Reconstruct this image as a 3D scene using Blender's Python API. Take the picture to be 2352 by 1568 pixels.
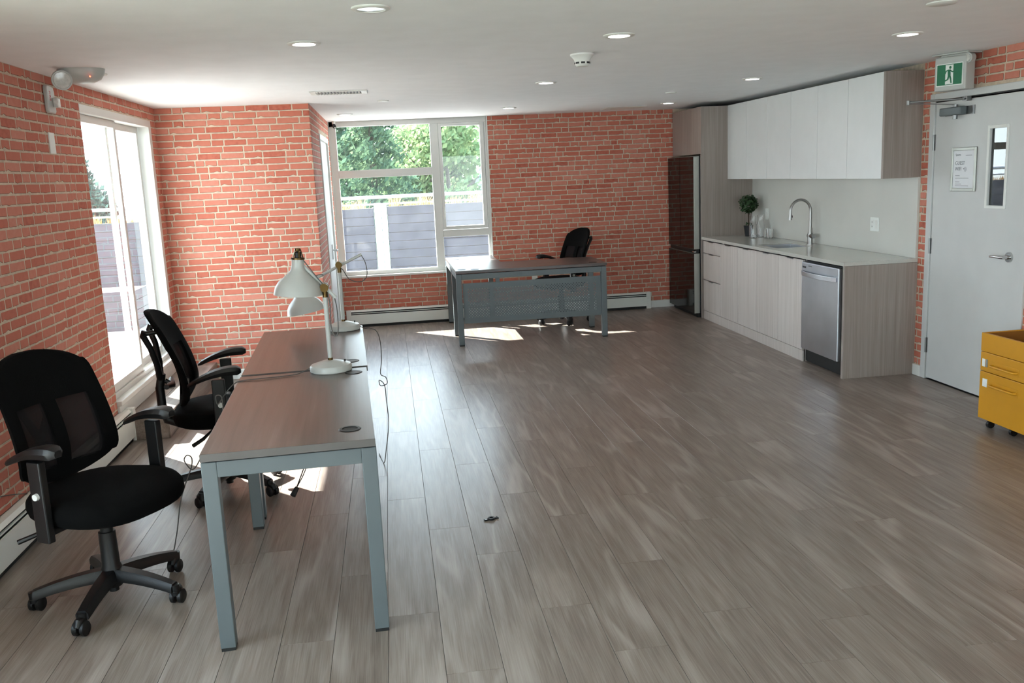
import bpy, bmesh, math, random
from mathutils import Vector, Matrix
random.seed(7)
PI = math.pi
for o in list(bpy.data.objects): bpy.data.objects.remove(o)
SC = bpy.context.scene
COL = SC.collection

# ------------------------------------------------------------------ camera
YAW, PITCH, ROLL, FPX, CAMH = 0.12861, 0.18377, -0.04503, 2066.52, 1.69326
cd = bpy.data.cameras.new('camera'); cam = bpy.data.objects.new('camera', cd); COL.objects.link(cam)
_f = Vector((math.sin(YAW)*math.cos(PITCH), math.cos(YAW)*math.cos(PITCH), -math.sin(PITCH)))
_r = Vector((math.cos(YAW), -math.sin(YAW), 0)); _u = _r.cross(_f)
_r2 = math.cos(ROLL)*_r + math.sin(ROLL)*_u; _u2 = -math.sin(ROLL)*_r + math.cos(ROLL)*_u
M = Matrix(((_r2.x, _u2.x, -_f.x, 0), (_r2.y, _u2.y, -_f.y, 0), (_r2.z, _u2.z, -_f.z, CAMH), (0, 0, 0, 1)))
cam.matrix_world = M
cd.sensor_width = 36; cd.lens = FPX/2352*36; cd.clip_start = .05; cd.clip_end = 400
SC.camera = cam

# ------------------------------------------------------------------ world, sun, exposure
W = bpy.data.worlds.new('sky'); SC.world = W; W.use_nodes = True
nt = W.node_tree; nt.nodes.clear()
out = nt.nodes.new('ShaderNodeOutputWorld'); bg = nt.nodes.new('ShaderNodeBackground')
tc = nt.nodes.new('ShaderNodeTexCoord'); sp = nt.nodes.new('ShaderNodeSeparateXYZ'); cr = nt.nodes.new('ShaderNodeValToRGB')
nt.links.new(tc.outputs['Generated'], sp.inputs[0]); nt.links.new(sp.outputs['Z'], cr.inputs[0])
cr.color_ramp.elements[0].position = 0.0; cr.color_ramp.elements[0].color = (.84, .94, 1, 1)
cr.color_ramp.elements[1].position = 0.9; cr.color_ramp.elements[1].color = (.45, .70, 1, 1)
nt.links.new(cr.outputs[0], bg.inputs[0]); bg.inputs[1].default_value = 5.1
nt.links.new(bg.outputs[0], out.inputs[0])
SUN_DIR = Vector((.678, -.735, -.68)).normalized()
sl = bpy.data.lights.new('sun', 'SUN'); sl.energy = 25; sl.angle = .009; sl.color = (1, .98, .95)
so = bpy.data.objects.new('sun', sl); COL.objects.link(so); so.rotation_euler = SUN_DIR.to_track_quat('-Z', 'Y').to_euler()
so.location = (-20, 30, 20)
SC.view_settings.view_transform = 'Standard'; SC.view_settings.look = 'None'
SC.view_settings.gamma = 1; SC.view_settings.use_curve_mapping = False
SC.view_settings.exposure = 0.9

# ------------------------------------------------------------------ helpers
def lin(c):
    if isinstance(c, str): c = [int(c[i:i+2], 16)/255 for i in (0, 2, 4)]
    return tuple((x/12.92 if x <= .04045 else ((x+.055)/1.055)**2.4) for x in c)+(1,)

class NT:
    def __init__(s, name):
        s.m = bpy.data.materials.new(name); s.m.use_nodes = True; s.t = s.m.node_tree; s.t.nodes.clear()
        s.out = s.n('ShaderNodeOutputMaterial')
    def n(s, t, **k):
        x = s.t.nodes.new(t)
        for a, b in k.items():
            if a.startswith('i_'):
                x.inputs[a[2:].replace('_', ' ')].default_value = b
            else: setattr(x, a, b)
        return x
    def l(s, a, b): s.t.links.new(a, b)
    def bsdf(s, col, rough=.5, metal=0, **k):
        b = s.n('ShaderNodeBsdfPrincipled'); b.inputs['Base Color'].default_value = col
        b.inputs['Roughness'].default_value = rough; b.inputs['Metallic'].default_value = metal
        for a, v in k.items(): b.inputs[a.replace('_', ' ')].default_value = v
        s.l(b.outputs[0], s.out.inputs[0]); return b
    def ramp(s, fac, stops):
        r = s.n('ShaderNodeValToRGB'); e = r.color_ramp.elements
        while len(e) < len(stops): e.new(.5)
        for i, (p, c) in enumerate(stops): e[i].position = p; e[i].color = c
        s.l(fac, r.inputs[0]); return r.outputs[0]
    def math(s, op, a, b=None):
        m = s.n('ShaderNodeMath', operation=op)
        for i, v in enumerate((a, b)):
            if v is None: continue
            if isinstance(v, (int, float)): m.inputs[i].default_value = v
            else: s.l(v, m.inputs[i])
        return m.outputs[0]

def plain(name, col, rough=.5, metal=0, var=.04, scale=6, bump=0, bscale=200, **k):
    s = NT(name); c = lin(col); b = s.bsdf(c, rough, metal, **k)
    tcn = s.n('ShaderNodeTexCoord'); no = s.n('ShaderNodeTexNoise'); no.inputs['Scale'].default_value = scale; no.inputs['Detail'].default_value = 3
    s.l(tcn.outputs['Object'], no.inputs['Vector'])
    lo = tuple(x*(1-var*2) for x in c[:3])+(1,); hi = tuple(min(1, x*(1+var*2)) for x in c[:3])+(1,)
    s.l(s.ramp(no.outputs['Fac'], [(.3, lo), (.7, hi)]), b.inputs['Base Color'])
    if bump:
        n2 = s.n('ShaderNodeTexNoise'); n2.inputs['Scale'].default_value = bscale
        s.l(tcn.outputs['Object'], n2.inputs['Vector'])
        bp = s.n('ShaderNodeBump'); bp.inputs['Strength'].default_value = bump; bp.inputs['Distance'].default_value = .002
        s.l(n2.outputs['Fac'], bp.inputs['Height']); s.l(bp.outputs[0], b.inputs['Normal'])
    return s.m

def wood(name, stops, grain=(14, .9, 14), rings=.5, rough=.4, spec=.5, fine=(220, 4, 220), perobj=True, pvar=.10, ringscale=(5, .55, 5), coat=0, wa=.62, wf=.22):
    """grain runs along local Y of grain vector; each object gets its own offset"""
    s = NT(name); b = s.bsdf((.5, .5, .5, 1), rough); b.inputs['Specular IOR Level'].default_value = spec; b.inputs['Coat Weight'].default_value = coat; b.inputs['Coat Roughness'].default_value = .2
    tcn = s.n('ShaderNodeTexCoord'); oi = s.n('ShaderNodeObjectInfo')
    add = s.n('ShaderNodeVectorMath', operation='ADD'); s.l(tcn.outputs['Object'], add.inputs[0])
    if perobj:
        mu = s.n('ShaderNodeMath', operation='MULTIPLY'); mu.inputs[1].default_value = 37.0; s.l(oi.outputs['Random'], mu.inputs[0])
        cb = s.n('ShaderNodeCombineXYZ'); s.l(mu.outputs[0], cb.inputs[0]); s.l(mu.outputs[0], cb.inputs[1]); s.l(cb.outputs[0], add.inputs[1])
    def nz(sc, det, dist=0):
        mp = s.n('ShaderNodeVectorMath', operation='MULTIPLY'); mp.inputs[1].default_value = sc; s.l(add.outputs[0], mp.inputs[0])
        n = s.n('ShaderNodeTexNoise'); n.inputs['Scale'].default_value = 1; n.inputs['Detail'].default_value = det; n.inputs['Distortion'].default_value = dist
        s.l(mp.outputs[0], n.inputs['Vector']); return n.outputs['Fac']
    a = nz(grain, 4, .6); f = nz(fine, 2); r0 = nz(ringscale, 1.5, .3)
    # contour lines of a stretched noise make the cathedral figures
    rr = s.math('MULTIPLY', r0, 26.0); rr = s.math('SINE', rr); rr = s.math('MULTIPLY', rr, .5); rr = s.math('ADD', rr, .5); rr = s.math('POWER', rr, 3.0)
    msk = nz((ringscale[0]*.6, ringscale[1]*1.2, ringscale[2]*.6), 1)
    msk = s.math('MULTIPLY', s.math('SUBTRACT', msk, .45), 6.0); msk = s.math('MINIMUM', s.math('MAXIMUM', msk, 0.0), 1.0)
    v = s.math('ADD', s.math('MULTIPLY', a, wa), s.math('MULTIPLY', f, wf))
    v = s.math('ADD', v, s.math('MULTIPLY', s.math('MULTIPLY', rr, msk), rings*.22))
    v = s.math('ADD', v, s.math('MULTIPLY', s.math('SUBTRACT', oi.outputs['Random'], .5), pvar if perobj else 0.0))
    s.l(s.ramp(v, stops), b.inputs['Base Color'])
    bp = s.n('ShaderNodeBump'); bp.inputs['Strength'].default_value = .15; bp.inputs['Distance'].default_value = .001
    s.l(f, bp.inputs['Height']); s.l(bp.outputs[0], b.inputs['Normal'])
    return s.m

def glass(name, tint=(.97, .99, .98), haze=.03, gloss=1.0, hazecol=(.9, .95, 1)):
    s = NT(name)
    tr = s.n('ShaderNodeBsdfTransparent'); tr.inputs[0].default_value = (*tint, 1)
    gl = s.n('ShaderNodeBsdfGlossy'); gl.inputs['Roughness'].default_value = .01
    df = s.n('ShaderNodeBsdfTranslucent'); df.inputs[0].default_value = (*hazecol, 1)
    fr = s.n('ShaderNodeFresnel'); fr.inputs[0].default_value = 1.5
    no = s.n('ShaderNodeTexNoise'); no.inputs['Scale'].default_value = 7; no.inputs['Detail'].default_value = 6
    tcn = s.n('ShaderNodeTexCoord'); s.l(tcn.outputs['Object'], no.inputs['Vector'])
    hz = s.math('MULTIPLY', no.outputs['Fac'], haze*2)
    m0 = s.n('ShaderNodeMixShader'); s.l(hz, m0.inputs[0]); s.l(tr.outputs[0], m0.inputs[1]); s.l(df.outputs[0], m0.inputs[2])
    ge = s.n('ShaderNodeNewGeometry'); m1 = s.n('ShaderNodeMixShader'); s.l(s.math('MULTIPLY', s.math('MULTIPLY', fr.outputs[0], gloss), s.math('SUBTRACT', 1.0, ge.outputs['Backfacing'])), m1.inputs[0]); s.l(m0.outputs[0], m1.inputs[1]); s.l(gl.outputs[0], m1.inputs[2])
    s.l(m1.outputs[0], s.out.inputs[0]); return s.m

def emit(name, col, st):
    s = NT(name); e = s.n('ShaderNodeEmission'); e.inputs[0].default_value = (*col, 1); e.inputs[1].default_value = st
    s.l(e.outputs[0], s.out.inputs[0]); return s.m

MT = {}
MT['white_paint'] = plain('white_paint', 'e3e4e0', .5, var=.01)
MT['ceiling'] = plain('ceiling_paint', 'f3f6f8', .8, var=.01, bump=.1, bscale=90)
MT['frame_white'] = plain('window_frame_white', 'd9dad6', .35, var=.01)
MT['door_white'] = plain('door_white', 'c8c9c8', .42, var=.01)
MT['plain_wall'] = plain('grey_wall', 'b9b6b0', .8, var=.02)
MT['mortar'] = plain('mortar', 'c9b8a3', .85, var=.08, scale=25, bump=.3, bscale=120)
MT['heater'] = plain('heater_enamel', 'e8eae4', .4, var=.01)
MT['dark'] = plain('dark_slot', '1a1b1b', .6)
MT['black_plastic'] = plain('black_plastic', '0b0b0c', .45, var=.05, bump=.2, bscale=400)
MT['black_fabric'] = plain('black_fabric', '050505', .95, var=.1, scale=60, bump=.5, bscale=700, Specular_IOR_Level=.12)
MT['chrome'] = plain('chrome', 'c8c8c8', .15, 1, var=.01)
MT['nickel'] = plain('brushed_nickel', '9a9896', .28, 1, var=.03)
MT['steel'] = plain('brushed_steel', 'c9ccd2', .34, 1, var=.05, scale=3)
MT['brass'] = plain('antique_brass', '5c4a2d', .35, 1, var=.06)
MT['desk_metal'] = plain('desk_metal', '5d6567', .45, .1, var=.02)
MT['lamp_white'] = plain('lamp_enamel', 'b4b6b2', .32, var=.01)
MT['cord'] = plain('grey_cord', '55524f', .6)
MT['cord_dark'] = plain('dark_cord', '1c1c1d', .6)
MT['quartz'] = plain('quartz_worktop', 'c2c1ba', .12, var=.02, scale=120)
MT['splash'] = plain('splash_panel', 'ccccc6', .35, var=.02, scale=2)
MT['upper_white'] = plain('upper_door_laminate', 'dcdede', .35, var=.01)
MT['fridge_side'] = plain('fridge_side', '2a2b2d', .4, .3)
MT['fridge_trim'] = plain('fridge_door_edge', 'a5a69f', .35, .6, var=.02)
MT['fridge_glass'] = plain('fridge_dark_front', '0c0809', .08, .0, var=.02, Specular_IOR_Level=.22)
MT['yellow'] = plain('mustard_enamel', 'c98d12', .42, var=.02)
MT['yellow_in'] = plain('mustard_inside', '8a5a1c', .6, var=.03)
MT['hinge'] = plain('hinge_steel', '8d8d8d', .35, .9)
MT['paper'] = plain('paper', 'e4e6ea', .7, var=.01)
MT['ink'] = plain('ink', '6f747b', .7)
MT['green'] = plain('sign_green', '0c6b48', .45, var=.02)
MT['sign_white'] = plain('sign_white', 'e8ece8', .5, var=.01)
MT['red'] = plain('red_print', 'c03040', .5)
MT['led'] = emit('red_led', (1, .1, .05), 4)
MT['lens'] = plain('frosted_lens', 'e6e6e0', .15, var=.08, scale=60, Transmission_Weight=.3)
MT['bulb'] = emit('downlight_glow', (1, .95, .88), 14)
MT['edge_grey'] = plain('desk_edge_grey', '5a5653', .5)
MT['pot'] = plain('charcoal_pot', '2a2a2d', .6)
MT['stem'] = plain('plant_stem', '3d2c1b', .8)
MT['leaf'] = plain('topiary_leaf', '22401c', .6, var=.25, scale=30)
MT['pane'] = glass('window_pane', haze=.007)
MT['door_pane'] = glass('sliding_pane', haze=.008)
MT['dark_pane'] = glass('vision_pane', tint=(.25, .27, .26), haze=.0, gloss=2.2)
s = NT('clear_glass'); g = s.bsdf((1, 1, 1, 1), .01); g.inputs['Transmission Weight'].default_value = 1; g.inputs['IOR'].default_value = 1.45; MT['glassware'] = s.m
MT['deck'] = plain('deck_board', 'b7aea6', .7, var=.1, scale=4)
MT['planter'] = plain('planter_board', '343138', .6, var=.12, scale=5)
MT['post'] = plain('white_post', 'f0f0f0', .5)
MT['soil'] = plain('soil', '6a5a48', .9)
MT['straw'] = plain('dry_grass', 'c9a36a', .8, var=.2, scale=9)
MT['rail'] = plain('grey_rail', 'a0a4ab', .4, .4)
MT['trunk'] = plain('bark', '4c4238', .9, var=.2)
def leafmat(name, c1, c2):
    s = NT(name); oi = s.n('ShaderNodeNewGeometry'); d = s.n('ShaderNodeBsdfDiffuse'); t = s.n('ShaderNodeBsdfTranslucent')
    c = s.ramp(oi.outputs['Random Per Island'], [(0, lin(c1)), (1, lin(c2))])
    s.l(c, d.inputs[0]); s.l(c, t.inputs[0]); m = s.n('ShaderNodeMixShader'); m.inputs[0].default_value = .45
    s.l(d.outputs[0], m.inputs[1]); s.l(t.outputs[0], m.inputs[2]); s.l(m.outputs[0], s.out.inputs[0]); return s.m
MT['foliage'] = leafmat('foliage_green', '3f5546', '6c7f5e')
MT['foliage_blue'] = leafmat('foliage_bluegreen', '3b5450', '5a7369')
MT['foliage_light'] = leafmat('foliage_light', '647a52', '8f9a6e')

def brickmat(name, cols):
    s = NT(name); b = s.bsdf((.5, .2, .15, 1), .8)
    oi = s.n('ShaderNodeObjectInfo'); ge = s.n('ShaderNodeNewGeometry')
    r = s.math('FRACT', s.math('ADD', s.math('MULTIPLY', oi.outputs['Random'], 7.3), s.math('MULTIPLY', ge.outputs['Random Per Island'], 3.1)))
    no = s.n('ShaderNodeTexNoise'); no.inputs['Scale'].default_value = 28; no.inputs['Detail'].default_value = 4
    s.l(ge.outputs['Position'], no.inputs['Vector'])
    v = s.math('ADD', s.math('MULTIPLY', r, .62), s.math('MULTIPLY', no.outputs['Fac'], .38))
    s.l(s.ramp(v, [(p, lin(c)) for p, c in cols]), b.inputs['Base Color'])
    return s.m
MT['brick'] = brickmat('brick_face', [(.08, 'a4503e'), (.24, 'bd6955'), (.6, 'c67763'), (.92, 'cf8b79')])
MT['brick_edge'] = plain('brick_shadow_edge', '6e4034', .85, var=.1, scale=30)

FLOOR = wood('floor_oak', [(.28, lin('75685f')), (.44, lin('8d8178')), (.58, lin('9d928a')), (.78, lin('aba29b'))], grain=(34, 2.6, 34), rings=1.1, rough=.31, spec=.36, ringscale=(5.5, .8, 5.5), wa=.42, wf=.34, pvar=.05)
DESKTOP = wood('desk_laminate', [(.28, lin('3a2e29')), (.45, lin('4c3f39')), (.62, lin('594b45')), (.8, lin('6e625b'))], grain=(30, .9, 30), rings=.7, rough=.29, spec=.45, ringscale=(4, .3, 4), fine=(260, 3, 260), coat=.08)
DESKTOP3 = wood('desk_laminate_dark', [(.28, lin('3a322f')), (.5, lin('564a45')), (.8, lin('75685f'))], grain=(.9, 30, 30), rings=.5, rough=.3, spec=.6, ringscale=(.3, 4, 4), fine=(3, 260, 260))
CABWOOD = wood('cabinet_ash', [(.3, lin('c2b9b3')), (.5, lin('d0c8c3')), (.75, lin('ddd7d2'))], grain=(60, 60, 1.2), rings=.3, rough=.45, ringscale=(12, 12, .5), fine=(300, 300, 6))
PANELWOOD_SHADED = wood('panel_ash_shaded', [(.3, lin('8c8079')), (.5, lin('9b8f88')), (.75, lin('a99e97'))], grain=(60, 60, 1.2), rings=.3, rough=.5, ringscale=(12, 12, .5), fine=(300, 300, 6))  # darker copy of the cabinet ash with panel shade put into the colour

class MB:
    def __init__(s): s.v = []; s.f = []; s.mi = []
    def add(s, vs, fs, mi=0, mat=None):
        b = len(s.v)
        for p in vs:
            p = Vector(p)
            if mat is not None: p = mat @ p
            s.v.append(p)
        for f in fs: s.f.append(tuple(b+i for i in f)); s.mi.append(mi)
        return s
    def box(s, x0, x1, y0, y1, z0, z1, mi=0, mat=None):
        vs = [(x, y, z) for z in (z0, z1) for y in (y0, y1) for x in (x0, x1)]
        return s.add(vs, [(0, 2, 3, 1), (4, 5, 7, 6), (0, 1, 5, 4), (2, 6, 7, 3), (0, 4, 6, 2), (1, 3, 7, 5)], mi, mat)
    def bar(s, p0, p1, w, h, mi=0, up=(0, 0, 1)):
        p0, p1 = Vector(p0), Vector(p1); d = (p1-p0); L = d.length; d.normalize(); up = Vector(up)
        if abs(d.dot(up)) > .98: up = Vector((1, 0, 0))
        a = d.cross(up).normalized(); b = a.cross(d)
        m = Matrix(((a.x, b.x, d.x, p0.x), (a.y, b.y, d.y, p0.y), (a.z, b.z, d.z, p0.z), (0, 0, 0, 1)))
        return s.box(-w/2, w/2, -h/2, h/2, 0, L, mi, m)
    def tube(s, pts, r, n=10, mi=0, cap=True):
        pts = [Vector(p) for p in pts]
        rs = r if isinstance(r, (list, tuple)) else [r]*len(pts)
        b = len(s.v); prev = None
        for i, p in enumerate(pts):
            d = (pts[min(i+1, len(pts)-1)]-pts[max(i-1, 0)]).normalized()
            if prev is None: a = d.orthogonal().normalized()
            else:
                a = prev-d*prev.dot(d); a = a.normalized() if a.length > 1e-6 else d.orthogonal().normalized()
            prev = a; c = d.cross(a)
            for k in range(n):
                t = 2*PI*k/n; s.v.append(p+(a*math.cos(t)+c*math.sin(t))*rs[i])
        for i in range(len(pts)-1):
            for k in range(n):
                k2 = (k+1) % n; s.f.append((b+i*n+k, b+i*n+k2, b+(i+1)*n+k2, b+(i+1)*n+k)); s.mi.append(mi)
        if cap:
            s.f.append(tuple(b+k for k in range(n))[::-1]); s.mi.append(mi)
            e = b+(len(pts)-1)*n; s.f.append(tuple(e+k for k in range(n))); s.mi.append(mi)
        return s
    def cyl(s, p0, p1, r0, r1=None, n=20, mi=0): return s.tube([p0, p1], [r0, r0 if r1 is None else r1], n, mi)
    def lathe(s, prof, n=28, mi=0, mat=None, capb=False, capt=False):
        b = len(s.v)
        for (r, z) in prof:
            for k in range(n):
                t = 2*PI*k/n; p = Vector((r*math.cos(t), r*math.sin(t), z)); s.v.append(mat @ p if mat is not None else p)
        for i in range(len(prof)-1):
            for k in range(n):
                k2 = (k+1) % n; s.f.append((b+i*n+k, b+i*n+k2, b+(i+1)*n+k2, b+(i+1)*n+k)); s.mi.append(mi)
        if capb: s.f.append(tuple(b+k for k in range(n))[::-1]); s.mi.append(mi)
        if capt: e = b+(len(prof)-1)*n; s.f.append(tuple(e+k for k in range(n))); s.mi.append(mi)
        return s
    def prism(s, poly, z0, z1, mi=0, mat=None):
        n = len(poly); vs = [(x, y, z0) for x, y in poly]+[(x, y, z1) for x, y in poly]
        fs = [tuple(range(n))[::-1], tuple(range(n, 2*n))]+[(i, (i+1) % n, n+(i+1) % n, n+i) for i in range(n)]
        return s.add(vs, fs, mi, mat)
    def mesh(s, name, mats, smooth=False, fix=True):
        me = bpy.data.meshes.new(name); me.from_pydata([tuple(v) for v in s.v], [], s.f)
        for m in (mats if isinstance(mats, (list, tuple)) else [mats]): me.materials.append(m)
        me.polygons.foreach_set('material_index', s.mi)
        if fix:
            bm = bmesh.new(); bm.from_mesh(me); bmesh.ops.recalc_face_normals(bm, faces=bm.faces); bm.to_mesh(me); bm.free()
        if smooth: me.polygons.foreach_set('use_smooth', [True]*len(me.polygons))
        me.update(); return me
    def build(s, name, mats, parent=None, smooth=False, bev=0, sub=0, fix=True, autosm=True):
        if isinstance(mats, str): mats = MT[mats]
        elif isinstance(mats, (list, tuple)): mats = [MT[m] if isinstance(m, str) else m for m in mats]
        me = s.mesh(name, mats, smooth, fix)
        if smooth and not sub:
            try: me.set_sharp_from_angle(angle=math.radians(38))
            except Exception: pass
        o = bpy.data.objects.new(name, me); COL.objects.link(o)
        if parent is not None: o.parent = parent
        if bev:
            b = o.modifiers.new('bevel', 'BEVEL'); b.width = bev; b.segments = 2; b.limit_method = 'ANGLE'; b.angle_limit = .6
        if sub:
            b = o.modifiers.new('sub', 'SUBSURF'); b.levels = sub; b.render_levels = sub
        return o

def thing(name, label, cat, loc=(0, 0, 0), rotz=0, group=None):
    o = bpy.data.objects.new(name, None); COL.objects.link(o); o.empty_display_size = .1
    o.location = loc; o.rotation_euler = (0, 0, rotz); o['label'] = label; o['category'] = cat
    if group: o['group'] = group
    return o
def tag(o, label, cat, group=None, kind=None):
    o['label'] = label; o['category'] = cat
    if group: o['group'] = group
    if kind: o['kind'] = kind
    return o
def struct(o, label=None, cat=None):
    o['kind'] = 'structure'
    if label: o['label'] = label
    if cat: o['category'] = cat
    return o
def sroot(name, label, cat, loc=(0, 0, 0), rotz=0): return struct(thing(name, label, cat, loc, rotz))
def boxes(*bs):
    m = MB()
    for b in bs: m.box(*b)
    return m
def dup(root, loc, rotz, label=None, group=None):
    r = root.copy(); COL.objects.link(r); r.location = loc; r.rotation_euler = (0, 0, rotz)
    if label: r['label'] = label
    if group: r['group'] = group
    for ch in list(root.children):
        c = ch.copy(); COL.objects.link(c); c.parent = r
        for g_ in list(ch.children):
            d = g_.copy(); COL.objects.link(d); d.parent = c
    return r
def text(body, size, mat, parent, mtx, name='lettering', align='LEFT', ext=.0004):
    cu = bpy.data.curves.new(name, 'FONT'); cu.body = body; cu.size = size; cu.extrude = ext; cu.align_x = align
    o = bpy.data.objects.new(name, cu); COL.objects.link(o)
    dg = bpy.context.evaluated_depsgraph_get(); me = bpy.data.meshes.new_from_object(o.evaluated_get(dg))
    bpy.data.objects.remove(o); me.materials.clear(); me.materials.append(mat); me.transform(mtx)
    o = bpy.data.objects.new(name, me); COL.objects.link(o); o.parent = parent; o['kind'] = 'stuff'; return o

# room constants
XL, XR, YB, YJ, XJ, H = -1.90, 4.029, 10.67, 8.144, -.6186, 2.368
YF = -1.6
T = .18
DY0, DY1, DZ0, DZ1 = 6.20, 7.97, .30, 2.255        # sliding door opening in the left wall
WX0, WX1, WZ0 = -.6186, 1.205, .60                 # window opening in the back wall
CY0, CY1, CZ1 = 9.10, 10.30, 2.16                  # white door opening in the return wall
EY0, EY1, EZ1 = 5.27, 6.37, 2.13                   # exit door opening in the right wall
V0, V1 = -1.3, 3.0                                   # unseen window behind the viewer, sized for light

# ------------------------------------------------------------------ brick walls
def view_px(p):
    d = p-Vector((0, 0, CAMH)); z = d.dot(_f)
    if z < .3: return None
    x = 1176+FPX*d.dot(_r2)/z; y = 784-FPX*d.dot(_u2)/z
    return (x, y, z)
PITCHZ, MORT = .0558, .0105
BH = PITCHZ-MORT
rb = random.Random(11)
def brick_outline(L, kind):
    c = .0035; pts = []
    def j(a): return rb.uniform(-a, a)
    nb = max(2, int(L/.03))
    pts += [(0, c+j(.001)), (c+j(.001), 0)]
    for i in range(1, nb):
        x = L*i/nb; z = abs(j(.0012))
        if kind == 1 and i == nb//2: z = -.0035
        if kind == 2 and i == 1: z = .010
        if kind == 3 and i in (nb-1,): z = .009
        pts.append((x, z))
    pts += [(L-c, 0), (L, c+.001), (L+j(.0008), BH*.5), (L, BH-c), (L-c, BH)]
    for i in range(nb-1, 0, -2): pts.append((L*i/nb, BH+j(.001)))
    pts += [(c, BH), (0, BH-c), (j(.0008), BH*.5)]
    return pts
def brick_geo(L, kind, D=.0013, rim=.0022):
    pts = brick_outline(L, kind); n = len(pts); cx, cz = L/2, BH/2
    def shrink(p):
        x = max(rim, min(L-rim, p[0])) if (p[0] < rim*2 or p[0] > L-rim*2) else p[0]
        z = p[1]+rim if p[1] < cz*.6 else (p[1]-rim if p[1] > cz*1.4 else p[1])
        return (x, z)
    front = [shrink(p) for p in pts]
    vs = [(x, 0, z) for x, z in pts]+[(x, -D, z) for x, z in front]
    fs = [tuple(range(n, 2*n))]; mi = [0]
    for i in range(n):
        k = (i+1) % n; fs.append((i, k, n+k, n+i))
        mx, mz = (pts[i][0]+pts[k][0])/2, (pts[i][1]+pts[k][1])/2
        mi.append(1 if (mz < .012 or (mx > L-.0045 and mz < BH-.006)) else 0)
    return vs, fs, mi
BRICKS = {}
for Lc in (.185, .145, .1, .065, .035):
    BRICKS[Lc] = []
    for kind in ((0, 0, 0, 1, 2, 3) if Lc > .09 else (0, 0, 2)):
        g_ = brick_geo(Lc, kind); me = bpy.data.meshes.new('brick'); me.from_pydata(g_[0], [], g_[1])
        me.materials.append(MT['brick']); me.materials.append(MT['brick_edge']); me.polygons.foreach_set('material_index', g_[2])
        bm = bmesh.new(); bm.from_mesh(me); bmesh.ops.recalc_face_normals(bm, faces=bm.faces); bm.to_mesh(me); bm.free()
        BRICKS[Lc].append((me, g_))
def lay_bricks(parent, origin, rotz, ulen, holes, z1=H, seed=1, maxn=300, z0=.0, uview=None):
    """bricks on a wall face: u runs along local x, the face looks to local -y. uview: only u range laid"""
    R = random.Random(seed); mw = Matrix.Translation(origin) @ Matrix.Rotation(rotz, 4, 'Z'); items = []
    nrow = int(math.ceil((z1-z0)/PITCHZ))
    for r in range(nrow):
        zt = z1-.002-r*PITCHZ; zb = zt-BH
        if zb < z0: break
        u = (-.12 if r % 2 else -.03)-R.uniform(0, .06); row = []
        while u < ulen:
            L = R.choice((.185, .185, .185, .185, .18, .175, .145, .16, .1, .095, .075, .07)); row.append((u, u+L)); u += L+MORT
        segs = []
        cuts = [(h[0], h[1]) for h in holes if zt > h[2]+.008 and zb < h[3]-.004]
        lo_, hi_ = (0, ulen) if uview is None else uview
        for a, b in row:
            a, b = max(a, lo_), min(b, hi_)
            parts = [(a, b)] if b > a else []
            for c0, c1 in cuts:
                np_ = []
                for x, y in parts:
                    if c1 <= x or c0 >= y: np_.append((x, y)); continue
                    if x < c0: np_.append((x, c0))
                    if y > c1: np_.append((c1, y))
                parts = np_
            segs += [q for q in parts if q[1]-q[0] > .012]
        for a, b in segs:
            P = mw @ Vector(((a+b)/2, 0, zb+BH/2)); px = view_px(P); vis = 0
            if px and -60 < px[0] < 2412 and -60 < px[1] < 1628: vis = (b-a)/px[2]
            items.append((vis, a, b, zb))
    items.sort(key=lambda t: -t[0]); n = 0; rest = MB()
    for vis, a, b, zb in items:
        L = b-a; Lc = min(BRICKS, key=lambda q: abs(q-L)); me, g_ = R.choice(BRICKS[Lc]); sx = L/Lc
        if n < maxn and vis > 0:
            o = bpy.data.objects.new('brick', me); COL.objects.link(o); o.parent = parent
            o.location = mw @ Vector((a, 0, zb)); o.rotation_euler = (0, 0, rotz); o.scale = (sx, 1, 1); n += 1
        else:
            base = len(rest.v)
            for p in g_[0]: rest.v.append(mw @ Vector((a+p[0]*sx, p[1], zb+p[2])))
            for f, m_ in zip(g_[1], g_[2]): rest.f.append(tuple(base+i for i in f)); rest.mi.append(m_)
    if rest.f:
        o = rest.build('brick_rows', ['brick', 'brick_edge'], parent, fix=True); o['kind'] = 'stuff'

# wall slabs (outer thickness T), with their openings
w = boxes((XL-T, XL, YF-T, V0, 0, H), (XL-T, XL, V0, V1, 0, .3), (XL-T, XL, V0, V1, 2.25, H), (XL-T, XL, V1, DY0, 0, H),
          (XL-T, XL, DY0, DY1, 0, DZ0-.03), (XL-T, XL, DY0, DY1, DZ1, H), (XL-T, XL, DY1, YJ+.0, 0, H)).build('wall_left', 'mortar')
struct(w, 'left wall in red running-bond brick with pale joints', 'wall')
lay_bricks(w, (XL, 1.0, 0), PI/2, YJ-1.0, [(DY0-1.0, DY1-1.0+.0, DZ0-.04, DZ1+.0), (0, V1+.05-1.0, 0, 3)], seed=3)
w = boxes((XL-T, XJ, YJ, YJ+T, 0, H)).build('wall_jog', 'mortar')
struct(w, 'pinkish brick wall of the projecting corner behind the left desks', 'wall')
lay_bricks(w, (XL, YJ, 0), 0, XJ-XL, [], seed=4)
w = boxes((XJ-T, XJ, YJ+T, CY0, 0, H), (XJ-T, XJ, CY0, CY1, CZ1, H), (XJ-T, XJ, CY1, YB+T, 0, H)).build('wall_return', 'mortar')
struct(w, 'narrow brick return wall holding the white door beside the window', 'wall')
lay_bricks(w, (XJ, YJ, 0), PI/2, YB-YJ, [(CY0-YJ, CY1-YJ, 0, CZ1)], seed=5)
w = boxes((WX0, WX1, YB, YB+T, 0, WZ0), (WX1, XR+T, YB, YB+T, 0, H)).build('wall_back', 'mortar')
struct(w, 'far back wall in darker red brick around the window', 'wall')
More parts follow.
